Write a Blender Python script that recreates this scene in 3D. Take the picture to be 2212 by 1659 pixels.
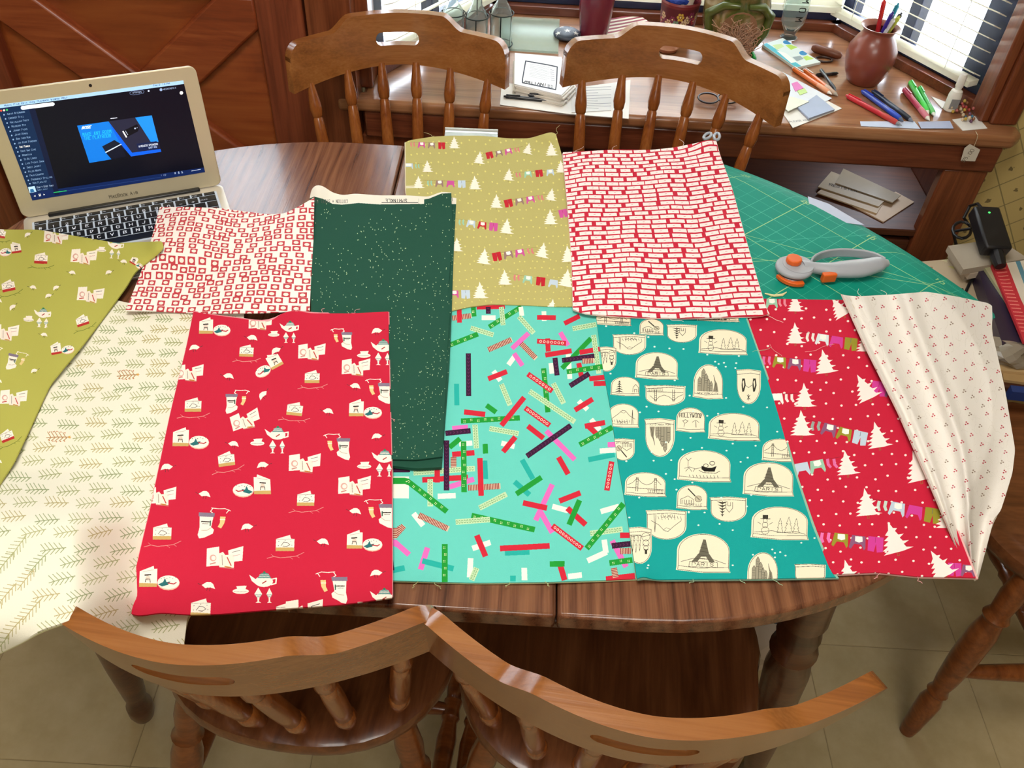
import bpy, bmesh, math, random
import numpy as np
from mathutils import Vector, Matrix
random.seed(7)
for o in list(bpy.data.objects): bpy.data.objects.remove(o)
S = bpy.context.scene
COL = S.collection
R = math.radians
# ------------------------------------------------------------------ camera
W, H, FPX = 2212, 1659, 1861.28
def basis(yaw, pitch, roll):
    cy, sy, cp, sp = math.cos(yaw), math.sin(yaw), math.cos(pitch), math.sin(pitch)
    f = np.array([sy*cp, cy*cp, -sp]); r = np.array([cy, -sy, 0.]); u = np.cross(r, f)
    c, s = math.cos(roll), math.sin(roll)
    return r*c+u*s, u*c-r*s, f
CR, CU, CF = basis(4.6068e-3, .77632, .060447)
CC = np.array([0, 0, 1.527])
cd = bpy.data.cameras.new('camera'); cam = bpy.data.objects.new('camera', cd); COL.objects.link(cam)
cd.sensor_fit = 'HORIZONTAL'; cd.sensor_width = 36; cd.lens = 36*FPX/W; cd.clip_start = .01
cam.matrix_world = Matrix(((CR[0], CU[0], -CF[0], CC[0]), (CR[1], CU[1], -CF[1], CC[1]), (CR[2], CU[2], -CF[2], CC[2]), (0, 0, 0, 1)))
S.camera = cam
# ------------------------------------------------------------------ light
wd = bpy.data.worlds.new('daylight'); S.world = wd; wd.use_nodes = True
bg = wd.node_tree.nodes['Background']; bg.inputs[0].default_value = (.80, .90, 1, 1); bg.inputs[1].default_value = 9
def area(name, loc, target, size, size_y, power, color):
    l = bpy.data.lights.new(name, 'AREA'); l.shape = 'RECTANGLE'; l.size = size; l.size_y = size_y; l.energy = power; l.color = color
    o = bpy.data.objects.new(name, l); COL.objects.link(o); o.location = loc
    o.rotation_euler = (Vector(target)-Vector(loc)).to_track_quat('-Z', 'Y').to_euler(); return o
area('ceiling_lamp', (-.15, .55, 2.38), (-.1, .9, 0), .7, .7, 25, (1, .955, .89))
area('room_fill', (.3, -1.1, 2.38), (.1, .8, .7), 1.3, .9, 36, (1, .96, .90))  # added fill behind the camera, lifts the dim floor and shadows
area('window_daylight', (1.12, 2.18, 1.15), (.3, .9, .7), .55, .8, 22, (.78, .87, 1))
area('window_daylight', (.35, 2.5, 1.2), (.2, .9, .7), .8, .9, 16, (.82, .9, 1))
area('window_daylight', (-.42, 2.18, 1.15), (.1, .9, .7), .45, .8, 10, (.80, .88, 1))
S.view_settings.view_transform = 'Standard'; S.view_settings.look = 'None'
S.view_settings.exposure = -0.16; S.view_settings.gamma = 1; S.view_settings.use_curve_mapping = False
# ------------------------------------------------------------------ helpers
def at(x, y, z=.75):
    d = CR*(x-W/2)/FPX - CU*(y-H/2)/FPX + CF
    return CC + d*(z-CC[2])/d[2]
def atline(x, y, A, B):          # the point of a pixel on the vertical plane through A and B
    d = CR*(x-W/2)/FPX - CU*(y-H/2)/FPX + CF
    n = np.array([B[1]-A[1], A[0]-B[0], 0.]); a = np.array([A[0], A[1], 0.])
    return CC + d*((a-CC)@n)/(d@n)
def lin(c):
    if isinstance(c, str): c = [int(c[i:i+2], 16)/255 for i in (0, 2, 4)]
    return tuple(x/12.92 if x <= .04045 else ((x+.055)/1.055)**2.4 for x in c[:3])
def tag(o, label=None, cat=None, group=None, kind=None):
    if label: o['label'] = label
    if cat: o['category'] = cat
    if group: o['group'] = group
    if kind: o['kind'] = kind
    return o
def thing(name, loc, label, cat, group=None, rz=0):
    o = bpy.data.objects.new(name, None); COL.objects.link(o); o.location = tuple(loc); o.rotation_euler = (0, 0, rz)
    o.empty_display_size = .05
    return tag(o, label, cat, group)
def nodes(name, rough=.5, metal=0, spec=.5, coat=0):
    m = bpy.data.materials.new(name); m.use_nodes = True; nt = m.node_tree; b = nt.nodes['Principled BSDF']
    b.inputs['Roughness'].default_value = rough; b.inputs['Metallic'].default_value = metal
    b.inputs['Specular IOR Level'].default_value = spec; b.inputs['Coat Weight'].default_value = coat
    b.inputs['Coat Roughness'].default_value = .12
    return m, nt, b
def N(nt, t, **k):
    n = nt.nodes.new(t)
    for a, v in k.items():
        if a.startswith('i_'):
            key = a[2:]; n.inputs[int(key) if key.isdigit() else key].default_value = v
        else: setattr(n, a, v)
    return n
_pl = {}
def plain(c, rough=.5, metal=0, spec=.5, coat=0, var=.06, scale=40, bump=0, trans=0):
    key = (c, rough, metal, spec, coat, var, scale, bump, trans)
    if key in _pl: return _pl[key]
    m, nt, b = nodes('surface_'+str(c), rough, metal, spec, coat); L = nt.links.new
    col = lin(c); tc = N(nt, 'ShaderNodeTexCoord'); no = N(nt, 'ShaderNodeTexNoise', i_Scale=scale, i_Detail=3.)
    L(tc.outputs['Object'], no.inputs['Vector'])
    mx = N(nt, 'ShaderNodeMix', data_type='RGBA'); mx.inputs[6].default_value = (*[x*(1-var) for x in col], 1)
    mx.inputs[7].default_value = (*[min(1, x*(1+var)) for x in col], 1)
    L(no.outputs['Fac'], mx.inputs[0]); L(mx.outputs[2], b.inputs['Base Color'])
    if bump:
        bm = N(nt, 'ShaderNodeBump', i_Strength=bump, i_Distance=.002); L(no.outputs['Fac'], bm.inputs['Height']); L(bm.outputs[0], b.inputs['Normal'])
    if trans: b.inputs['Transmission Weight'].default_value = trans
    _pl[key] = m; return m
def wood(name, dark, mid, light, axis=0, scale=1., rough=.35, coat=.3, stretch=14, dist=1.2, wave=0, wamp=.34):
    m, nt, b = nodes(name, rough, 0, .5, coat); L = nt.links.new
    tc = N(nt, 'ShaderNodeTexCoord'); mp = N(nt, 'ShaderNodeMapping'); sc = [stretch*scale]*3; sc[axis] = scale
    mp.inputs['Scale'].default_value = sc; L(tc.outputs['Object'], mp.inputs[0])
    n1 = N(nt, 'ShaderNodeTexNoise', i_Scale=1.6, i_Detail=5., i_Roughness=.6, i_Distortion=dist); L(mp.outputs[0], n1.inputs['Vector'])
    mp2 = N(nt, 'ShaderNodeMapping'); sc = [stretch*scale*9]*3; sc[axis] = scale*2.2; mp2.inputs['Scale'].default_value = sc
    L(tc.outputs['Object'], mp2.inputs[0]); n2 = N(nt, 'ShaderNodeTexNoise', i_Scale=1.5, i_Detail=3.); L(mp2.outputs[0], n2.inputs['Vector'])
    ad = N(nt, 'ShaderNodeMath', operation='MULTIPLY_ADD'); ad.inputs[1].default_value = .45
    L(n2.outputs['Fac'], ad.inputs[0]); L(n1.outputs['Fac'], ad.inputs[2])
    src = ad.outputs[0]
    if wave:
        wv = N(nt, 'ShaderNodeTexWave', wave_type='BANDS', bands_direction='X', i_Scale=wave, i_Distortion=9., i_Detail=3., i_2=9.)
        wv.inputs['Detail Scale'].default_value = .7
        mp3 = N(nt, 'ShaderNodeMapping'); sc = [1, 1, 1]; sc[axis] = .16; mp3.inputs['Scale'].default_value = sc
        L(tc.outputs['Object'], mp3.inputs[0]); L(mp3.outputs[0], wv.inputs['Vector'])
        a2 = N(nt, 'ShaderNodeMath', operation='MULTIPLY_ADD'); a2.inputs[1].default_value = wamp
        s2 = N(nt, 'ShaderNodeMath', operation='SUBTRACT'); s2.inputs[1].default_value = wamp/2; L(src, s2.inputs[0])
        L(wv.outputs['Fac'], a2.inputs[0]); L(s2.outputs[0], a2.inputs[2]); src = a2.outputs[0]
    cr = N(nt, 'ShaderNodeValToRGB'); e = cr.color_ramp.elements
    e[0].position = .42; e[0].color = (*lin(dark), 1); e[1].position = .98; e[1].color = (*lin(light), 1)
    k = e.new(.68); k.color = (*lin(mid), 1)
    L(src, cr.inputs[0]); L(cr.outputs[0], b.inputs['Base Color'])
    bm = N(nt, 'ShaderNodeBump', i_Strength=.12, i_Distance=.001); L(n2.outputs['Fac'], bm.inputs['Height']); L(bm.outputs[0], b.inputs['Normal'])
    return m
class MB:
    def __init__(s): s.v = []; s.f = []; s.m = []; s.uv = []
    def add(s, vs, fs, mi=0, uvs=None):
        o = len(s.v); s.v += [tuple(map(float, v)) for v in vs]; s.f += [tuple(i+o for i in f) for f in fs]; s.m += [mi]*len(fs)
        s.uv += [tuple(u) for u in uvs] if uvs is not None else [(0, 0)]*len(vs); return s
    def box(s, a, b, mi=0):
        (x0, y0, z0), (x1, y1, z1) = a, b
        v = [(x, y, z) for x in (x0, x1) for y in (y0, y1) for z in (z0, z1)]
        return s.add(v, [(0, 1, 3, 2), (4, 6, 7, 5), (0, 4, 5, 1), (2, 3, 7, 6), (0, 2, 6, 4), (1, 5, 7, 3)], mi)
    def obox(s, c, ax, ay, az, mi=0):   # centre and three half axes
        c, ax, ay, az = map(np.array, (c, ax, ay, az))
        v = [c+i*ax+j*ay+k*az for i in (-1, 1) for j in (-1, 1) for k in (-1, 1)]
        return s.add(v, [(0, 1, 3, 2), (4, 6, 7, 5), (0, 4, 5, 1), (2, 3, 7, 6), (0, 2, 6, 4), (1, 5, 7, 3)], mi)
    def bar(s, p, q, w, h, mi=0, up=(0, 0, 1)):
        p, q = np.array(p, float), np.array(q, float); d = q-p; l = np.linalg.norm(d); d /= l
        a = np.cross(d, up); a /= np.linalg.norm(a); b = np.cross(a, d)
        return s.obox((p+q)/2, d*l/2, a*w/2, b*h/2, mi)
    def lathe(s, prof, p=(0, 0, 0), q=(0, 0, 1), n=16, mi=0, cap=True, sx=1.):   # prof: (t along p->q in 0..1, radius)
        p, q = np.array(p, float), np.array(q, float); d = q-p; l = np.linalg.norm(d); d = d/l
        a = np.cross(d, (0, 0, 1) if abs(d[2]) < .9 else (0, 1, 0)); a /= np.linalg.norm(a); b = np.cross(d, a)
        v = []; f = []
        for t, r in prof:
            for i in range(n):
                w = 2*math.pi*i/n; v.append(p+d*l*t+(a*math.cos(w)*sx+b*math.sin(w))*r)
        for j in range(len(prof)-1):
            for i in range(n):
                k = (i+1) % n; f.append((j*n+i, (j+1)*n+i, (j+1)*n+k, j*n+k))
        if cap:
            f.append(tuple(range(n))); f.append(tuple(reversed(range((len(prof)-1)*n, len(prof)*n))))
        return s.add(v, f, mi)
    def tube(s, pts, r, n=8, mi=0):
        pts = [np.array(p, float) for p in pts]; rs = r if isinstance(r, (list, tuple)) else [r]*len(pts)
        v = []; f = []; pa = None
        for i, p in enumerate(pts):
            d = pts[min(i+1, len(pts)-1)]-pts[max(i-1, 0)]; d /= np.linalg.norm(d)+1e-12
            a = np.cross(d, (0, 0, 1) if pa is None else np.cross(pa, d)) if pa is not None else np.cross(d, (0, 0, 1) if abs(d[2]) < .9 else (0, 1, 0))
            a /= np.linalg.norm(a)+1e-12
            if pa is not None and a@pa < 0: a = -a
            pa = a; b = np.cross(d, a)
            for k in range(n):
                w = 2*math.pi*k/n; v.append(p+(a*math.cos(w)+b*math.sin(w))*rs[i])
        for j in range(len(pts)-1):
            for i in range(n):
                k = (i+1) % n; f.append((j*n+i, (j+1)*n+i, (j+1)*n+k, j*n+k))
        f.append(tuple(range(n))); f.append(tuple(reversed(range((len(pts)-1)*n, len(pts)*n))))
        return s.add(v, f, mi)
    def prism(s, poly, z0, z1, mi=0):
        n = len(poly); v = [(x, y, z0) for x, y in poly]+[(x, y, z1) for x, y in poly]
        f = [tuple(reversed(range(n))), tuple(range(n, 2*n))]+[(i, (i+1) % n, n+(i+1) % n, n+i) for i in range(n)]
        return s.add(v, f, mi)
    def build(s, name, mat, parent=None, bevel=0, smooth=35, world=False, seg=2, origin=None, sub=0, noweld=False):
        vs = s.v; o3 = None
        if parent is not None and world:
            inv = Matrix.LocRotScale(parent.location, parent.rotation_euler, None).inverted(); pp = parent.parent
            M = inv
            if pp is not None: M = inv @ Matrix.LocRotScale(pp.location, pp.rotation_euler, None).inverted()
            vs = [tuple(M @ Vector(v)) for v in vs]
        if parent is None:
            a = np.array(vs)
            o3 = origin if origin is not None else ((a[:, 0].min()+a[:, 0].max())/2, (a[:, 1].min()+a[:, 1].max())/2, a[:, 2].min())
            vs = [tuple(v) for v in a-np.array(o3)]
        me = bpy.data.meshes.new(name); me.from_pydata(vs, [], s.f)
        for m in (mat if isinstance(mat, (list, tuple)) else [mat]): me.materials.append(m)
        if any(s.m): me.polygons.foreach_set('material_index', s.m)
        if any(u != (0, 0) for u in s.uv):
            ul = me.uv_layers.new(name='UVMap'); li = np.zeros(len(me.loops), dtype=np.int32); me.loops.foreach_get('vertex_index', li)
            ul.data.foreach_set('uv', np.array(s.uv, dtype=np.float32)[li].ravel())
        bm = bmesh.new(); bm.from_mesh(me); bmesh.ops.recalc_face_normals(bm, faces=bm.faces); bm.to_mesh(me); bm.free()
        me.update()
        if smooth: me.shade_smooth(); me.set_sharp_from_angle(angle=R(smooth))
        o = bpy.data.objects.new(name, me); COL.objects.link(o)
        if parent is not None: o.parent = parent
        if o3 is not None: o.location = tuple(o3)
        if bevel:
            b = o.modifiers.new('bevel', 'BEVEL'); b.width = bevel; b.segments = seg; b.limit_method = 'ANGLE'; b.angle_limit = R(38); b.harden_normals = False
        if sub:
            b = o.modifiers.new('sub', 'SUBSURF'); b.levels = sub; b.render_levels = sub
        return o
def copy_tree(o, parent=None):
    c = o.copy(); COL.objects.link(c)
    if parent is not None: c.parent = parent
    for ch in list(o.children): copy_tree(ch, c)
    return c
def ell(cx, cy, rx, ry, n=24, a0=0, a1=360): return [(cx+rx*math.cos(R(a0+(a1-a0)*i/(n if a1-a0 == 360 else n-1))), cy+ry*math.sin(R(a0+(a1-a0)*i/(n if a1-a0 == 360 else n-1)))) for i in range(n)]
def rrect(x0, y0, x1, y1, r, n=5):
    o = []
    for cx, cy, a in ((x1-r, y1-r, 0), (x0+r, y1-r, 90), (x0+r, y0+r, 180), (x1-r, y0+r, 270)):
        o += [(cx+r*math.cos(R(a+90*i/n)), cy+r*math.sin(R(a+90*i/n))) for i in range(n+1)]
    return o
# ------------------------------------------------------------------ flat print painter (drawn in memory, no files)
GL = {'A': '002640 1232', 'B': '00063645341303 33424100', 'C': '41301001053646', 'D': '000626453410 0010', 'E': '40000646 0333', 'F': '000646 0333',
 'G': '45361605011030414323', 'H': '0006 4046 0343', 'I': '2026', 'J': '01103046', 'K': '0006 4602 1340', 'L': '060040', 'M': '0006234640', 'N': '00064046', 'O': '1001051636454130 10',
 'P': '0006364543340 0303', 'Q': '10010516364541301 2240', 'R': '00063645433303 2340', 'S': '011030414233131405163645', 'T': '2026 0646', 'U': '060110304146', 'V': '062046', 'W': '0610233046',
 'X': '0046 0640', 'Y': '0623 462320', 'Z': '06460040', '0': '100105163645413010', '1': '152620', '2': '051636454400 0040', '3': '0516364544330 33424130100 1', '4': '30360242', '5': '46060334434130100 1',
 '6': '4536160501103041423303', '7': '064620', '8': '13041636443313020110304142 33', '9': '01304146360504133343', '.': '2021', '+': '2125 0343', '-': '0343', '&': '400506262502001041', ',': '1021', "'": '2524', '#': '1016 3036 0242 0444', '$': '011030414233131405163645 2026'}
def strokes(txt, x, y, h, wr=.62, sl=0):
    out = []; cx = 0
    for ch in txt:
        k = 1.
        if ch.islower(): k = .78; ch = ch.upper()
        for st in GL.get(ch, '').split(' '):
            p = [(int(st[i]), int(st[i+1])) for i in range(0, len(st)-1, 2)]
            if len(p) > 1: out.append([(x+(cx+a/4*wr*k*h)+sl*b/6*h*k, y-b/6*h*k) for a, b in p])
        cx += (wr*k+.24)*h if ch != ' ' else .5*h
    return out, cx
class Canvas:
    def __init__(s, w, h, base):
        s.w, s.h = w, h; s.a = np.empty((h, w, 3), np.float32); s.a[:] = base if not isinstance(base, str) else [int(base[i:i+2], 16)/255 for i in (0, 2, 4)]
        s.H = np.eye(3); s.o = (0, 0); s.k = 1.
    def quad(s, P):          # photo points of the four corners: top left, top right, bottom right, bottom left
        Q = [(0, 0), (s.w, 0), (s.w, s.h), (0, s.h)]; A = []; b = []
        for (x, y), (u, v) in zip(P, Q):
            A += [[x, y, 1, 0, 0, 0, -u*x, -u*y], [0, 0, 0, x, y, 1, -v*x, -v*y]]; b += [u, v]
        s.H = np.append(np.linalg.solve(np.array(A, float), np.array(b, float)), 1).reshape(3, 3); return s
    def crop(s, x, y, k): s.o = (x, y); s.k = k; return s
    def flat(s, k=1.): s.H = np.eye(3); s.o = (0, 0); s.k = k; return s
    def T(s, P):
        P = np.asarray(P, float)*s.k+np.array(s.o); q = np.c_[P, np.ones(len(P))]@s.H.T; return q[:, :2]/q[:, 2:]
    def raw(s, Q, c, al=1.):
        x0, y0 = np.floor(Q.min(0)).astype(int); x1, y1 = np.ceil(Q.max(0)).astype(int)+1
        x0, y0 = max(0, x0), max(0, y0); x1, y1 = min(s.w, x1), min(s.h, y1)
        if x1 <= x0 or y1 <= y0: return
        X = np.arange(x0, x1)[None]+.5; Y = np.arange(y0, y1)[:, None]+.5; M = np.zeros((y1-y0, x1-x0), bool)
        for (ax, ay), (bx, by) in zip(Q, np.roll(Q, -1, 0)):
            if ay == by: continue
            M ^= ((ay > Y) != (by > Y)) & (X < (bx-ax)*(Y-ay)/(by-ay)+ax)
        c = np.array([int(c[i:i+2], 16)/255 for i in (0, 2, 4)] if isinstance(c, str) else c, np.float32)
        v = s.a[y0:y1, x0:x1]; v[M] = v[M]*(1-al)+c*al
    def poly(s, P, c, al=1.): s.raw(s.T(P), c, al)
    def line(s, P, c, w, al=1.):
        P = [np.array(p, float) for p in P]
        for p, q in zip(P[:-1], P[1:]):
            d = q-p; l = np.linalg.norm(d)
            if l < 1e-9: continue
            d /= l; n = np.array([-d[1], d[0]])*w/2; e = d*w*.3
            s.poly([p-e+n, q+e+n, q+e-n, p-e-n], c, al)
    def ell(s, cx, cy, rx, ry, c, n=14, rot=0):
        a = R(rot); s.poly([(cx+rx*math.cos(t)*math.cos(a)-ry*math.sin(t)*math.sin(a), cy+rx*math.cos(t)*math.sin(a)+ry*math.sin(t)*math.cos(a)) for t in [2*math.pi*i/n for i in range(n)]], c)
    def loc(s, cx, cy, k=1., rot=0, fx=1, fy=1):   # transform of a motif: local (x right, y down)
        a = R(rot); c_, s_ = math.cos(a), math.sin(a)
        return lambda P: [(cx+k*(c_*x*fx-s_*y*fy), cy+k*(s_*x*fx+c_*y*fy)) for x, y in P]
    def text(s, t, x, y, h, c, w=None, rot=0, wr=.62, sl=0, fx=1, fy=1):
        st, tw = strokes(t, 0, 0, h, wr, sl); f = s.loc(x, y, 1, rot, fx, fy)
        for p in st: s.line(f(p), c, w or h*.13)
        return tw
    def image(s, name):
        im = bpy.data.images.new(name, s.w, s.h); px = np.ones((s.h, s.w, 4), np.float32); px[..., :3] = s.a[::-1]
        im.pixels.foreach_set(px.ravel()); im.pack(); return im
def printed(name, cv, rough=.85, spec=.2, weave=0, emit=0, coat=0, sheen=0):
    m, nt, b = nodes(name, rough, 0, spec, coat); L = nt.links.new
    uv = N(nt, 'ShaderNodeUVMap'); t = N(nt, 'ShaderNodeTexImage'); t.image = cv.image(name); t.extension = 'EXTEND'
    L(uv.outputs[0], t.inputs[0]); L(t.outputs[0], b.inputs['Base Color'])
    if emit:
        L(t.outputs[0], b.inputs['Emission Color']); b.inputs['Emission Strength'].default_value = emit
    if weave:
        tc = N(nt, 'ShaderNodeTexCoord'); no = N(nt, 'ShaderNodeTexNoise', i_Scale=weave, i_Detail=2.); L(tc.outputs['Object'], no.inputs['Vector'])
        n2 = N(nt, 'ShaderNodeTexNoise', i_Scale=14., i_Detail=2.); L(tc.outputs['Object'], n2.inputs['Vector'])
        ad = N(nt, 'ShaderNodeMath', operation='MULTIPLY_ADD'); ad.inputs[1].default_value = .12; L(no.outputs['Fac'], ad.inputs[0]); L(n2.outputs['Fac'], ad.inputs[2])
        bm = N(nt, 'ShaderNodeBump', i_Strength=.35, i_Distance=.004); L(ad.outputs[0], bm.inputs['Height']); L(bm.outputs[0], b.inputs['Normal'])
    return m
# ------------------------------------------------------------------ materials
M = {}
M['table'] = wood('walnut_laminate', '4A2A1B', '70462F', '8A5C3E', axis=1, scale=2.6, rough=.26, coat=.4, stretch=20, dist=.8, wave=17, wamp=.2)
M['tableedge'] = wood('dark_table_edge', '2C150B', '4A2614', '643A1F', axis=0, rough=.3)
M['chair'] = wood('maple_chair', '74431F', '8E5628', 'A06836', axis=0, scale=1.9, rough=.25, coat=.55, stretch=13, dist=.35)
M['spindle'] = wood('maple_spindle', '6B3413', '8D4C1E', 'A8652E', axis=2, scale=2.4, rough=.27, coat=.5, stretch=9)
M['chairdark'] = wood('dark_chair', '54290F', '743C18', '8F5226', axis=0, scale=2.4, rough=.3, coat=.4, stretch=7)
M['seatdark'] = wood('dark_seat', '4A2612', '66391D', '7E4C2A', axis=1, scale=2.4, rough=.33, coat=.35, stretch=7)
M['desk'] = wood('oak_desk', '70462A', '946240', 'AC7C56', axis=0, scale=1.5, rough=.28, coat=.4, stretch=16, dist=.5)
M['trim'] = wood('stained_trim', '4B2213', '6A3520', '84492D', axis=0, scale=1.8, rough=.33, coat=.3, stretch=12)
M['trimz'] = wood('stained_post', '4F2413', '723A20', '8C4E2E', axis=2, scale=1.8, rough=.3, coat=.35, stretch=12)
M['doorz'] = wood('door_stile', '5A2412', '7A3820', '924A2C', axis=2, scale=1.6, rough=.42, coat=.15, stretch=9)
M['doorx'] = wood('door_brace', '682A14', '8C401E', 'A4562C', axis=0, scale=1.6, rough=.42, coat=.15, stretch=7)
M['doorp'] = wood('door_panel_wood', '6C2E14', '94481F', 'AA5E2C', axis=0, scale=1.1, rough=.45, coat=.1, stretch=5, dist=1.5)
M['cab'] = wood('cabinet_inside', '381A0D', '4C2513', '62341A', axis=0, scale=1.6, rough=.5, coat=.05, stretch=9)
# ------------------------------------------------------------------ setting
fl = MB().box((-2.4, -1.6, -.05), (2.6, 2.7, -.0012)).build('floor', plain('94835C', .6), None, smooth=0); tag(fl, kind='structure')
def floor_mat():
    m, nt, b = nodes('vinyl_tile', .5, 0, .3); L = nt.links.new
    tc = N(nt, 'ShaderNodeTexCoord'); n1 = N(nt, 'ShaderNodeTexNoise', i_Scale=7., i_Detail=6., i_Roughness=.65); L(tc.outputs['Object'], n1.inputs['Vector'])
    oi = N(nt, 'ShaderNodeObjectInfo'); ad = N(nt, 'ShaderNodeMath', operation='MULTIPLY_ADD'); ad.inputs[1].default_value = .12; L(oi.outputs['Random'], ad.inputs[0]); L(n1.outputs['Fac'], ad.inputs[2])
    cr = N(nt, 'ShaderNodeValToRGB'); e = cr.color_ramp.elements; e[0].position = .35; e[0].color = (*lin('A8956A'), 1); e[1].position = .8; e[1].color = (*lin('C2B08A'), 1)
    L(ad.outputs[0], cr.inputs[0]); L(cr.outputs[0], b.inputs['Base Color'])
    bm = N(nt, 'ShaderNodeBump', i_Strength=.15, i_Distance=.001); L(n1.outputs['Fac'], bm.inputs['Height']); L(bm.outputs[0], b.inputs['Normal']); return m
fm = floor_mat(); TS = .305; first = None
for i in range(-8, 8):
    for j in range(-4, 8):
        if first is None:
            first = MB().box((0.0006, .0006, -.004), (TS-.0006, TS-.0006, 0)).build('tile', fm, fl, smooth=0, bevel=.0008, seg=1); t = first
        else: t = first.copy(); COL.objects.link(t)
        t.location = (i*TS-fl.location.x, j*TS-.04-fl.location.y, -fl.location.z)
wallm = plain('B9AB84', .8, var=.04)
def wallpaper():
    m, nt, b = nodes('wallpaper', .75, 0, .3); L = nt.links.new
    tc = N(nt, 'ShaderNodeTexCoord'); mp = N(nt, 'ShaderNodeMapping'); mp.inputs['Rotation'].default_value = (0, R(34), 0); mp.inputs['Scale'].default_value = (16, 16, 16)
    L(tc.outputs['Object'], mp.inputs[0]); sp = N(nt, 'ShaderNodeSeparateXYZ'); L(mp.outputs[0], sp.inputs[0])
    def fr(o):
        f = N(nt, 'ShaderNodeMath', operation='FRACT'); L(o, f.inputs[0]); s = N(nt, 'ShaderNodeMath', operation='SUBTRACT'); s.inputs[1].default_value = .5; L(f.outputs[0], s.inputs[0])
        a = N(nt, 'ShaderNodeMath', operation='ABSOLUTE'); L(s.outputs[0], a.inputs[0]); return a.outputs[0]
    ax, ay = fr(sp.outputs[0]), fr(sp.outputs[2])
    mxx = N(nt, 'ShaderNodeMath', operation='MAXIMUM'); L(ax, mxx.inputs[0]); L(ay, mxx.inputs[1])
    ln = N(nt, 'ShaderNodeMath', operation='GREATER_THAN'); ln.inputs[1].default_value = .478; L(mxx.outputs[0], ln.inputs[0])
    no = N(nt, 'ShaderNodeTexNoise', i_Scale=120., i_Detail=2.); L(tc.outputs['Object'], no.inputs['Vector'])
    hy = N(nt, 'ShaderNodeMath', operation='ADD'); L(ax, hy.inputs[0]); L(ay, hy.inputs[1])
    h2 = N(nt, 'ShaderNodeMath', operation='MULTIPLY_ADD'); h2.inputs[1].default_value = .28; L(no.outputs['Fac'], h2.inputs[0]); L(hy.outputs[0], h2.inputs[2])
    dt = N(nt, 'ShaderNodeMath', operation='LESS_THAN'); dt.inputs[1].default_value = .245; L(h2.outputs[0], dt.inputs[0])
    m1 = N(nt, 'ShaderNodeMix', data_type='RGBA'); m1.inputs[6].default_value = (*lin('C2AC70'), 1); m1.inputs[7].default_value = (*lin('8E8054'), 1); L(ln.outputs[0], m1.inputs[0])
    m2 = N(nt, 'ShaderNodeMix', data_type='RGBA'); m2.inputs[7].default_value = (*lin('7A6A44'), 1); L(m1.outputs[2], m2.inputs[6]); L(dt.outputs[0], m2.inputs[0])
    L(m2.outputs[2], b.inputs['Base Color']); return m
wp = wallpaper()
tag(MB().box((1.055, 1.80, 0), (2.6, 1.86, 2.45)).build('wall_right', wp, None, smooth=0), kind='structure')
tag(MB().box((-2.4, 1.80, 0), (-1.10, 1.86, 2.45)).box((-.57, 1.80, 0), (-.355, 1.86, 2.45)).box((-1.10, 1.80, 0), (-.57, 1.86, .97)).box((-1.10, 1.80, 1.96), (-.57, 1.86, 2.45)).build('wall_back', wallm, None, smooth=0), kind='structure')
tag(MB().box((-2.46, -1.66, 0), (-2.4, 1.86, 2.45)).build('wall_left', wallm, None, smooth=0), kind='structure')
tag(MB().box((2.6, -1.66, 0), (2.66, 1.86, 2.45)).build('wall_east', wallm, None, smooth=0), kind='structure')
tag(MB().box((-2.4, -1.66, 0), (2.6, -1.6, 2.45)).build('wall_front', wallm, None, smooth=0), kind='structure')
tag(MB().box((-2.46, -1.66, 2.45), (2.66, 2.7, 2.5)).build('ceiling', plain('D8D0BC', .8), None, smooth=0), kind='structure')
# door with crossed braces
DY = 1.752
dr = thing('door_1', (-.832, DY, 0), None, None); tag(dr, kind='structure')
def dpart(name, mb, mat, bevel=.004): return mb.build(name, mat, dr, bevel=bevel, world=True)
X0, X1, ZL, ZT = -1.115, -.557, .365, .845
dpart('stile', MB().box((X1, DY, .03), (-.46, DY+.04, 2.03)), M['doorz']); dpart('stile', MB().box((-1.215, DY, .03), (X0, DY+.04, 2.03)), M['doorz'])
dpart('rail', MB().box((X0, DY, .03), (X1, DY+.038, ZL)), M['doorx']); dpart('rail', MB().box((X0, DY, ZT), (X1, DY+.038, ZT+.13)), M['doorx'])
cx, cz = (X0+X1)/2, (ZL+ZT)/2
sl = (ZT-ZL)/(X1-X0); L_ = math.hypot(1, sl); hw = .049*L_
def brace(sg):
    zc = lambda x: cz+sg*sl*(x-cx)
    P = [(X0, zc(X0)-hw), (X1, zc(X1)-hw), (X1, zc(X1)+hw), (X0, zc(X0)+hw)]
    # clipped to the frame
    def clip(P, f, d):
        o = []
        for p, q in zip(P, P[1:]+P[:1]):
            a, b = f(p), f(q)
            if a >= 0: o.append(p)
            if (a >= 0) != (b >= 0): t = a/(a-b); o.append((p[0]+(q[0]-p[0])*t, p[1]+(q[1]-p[1])*t))
        return o
    P = clip(P, lambda p: p[1]-ZL, 0); P = clip(P, lambda p: ZT-p[1], 0)
    return P
for k, sg in enumerate((1, -1)):
    P = brace(sg); mb = MB(); n = len(P); y0 = DY+.004+.001*k
    mb.add([(x, y0, z) for x, z in P]+[(x, y0+.03, z) for x, z in P], [tuple(range(n)), tuple(reversed(range(n, 2*n)))]+[(i, (i+1) % n, n+(i+1) % n, n+i) for i in range(n)])
    dpart('brace', mb, M['doorx'], .006)
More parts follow.
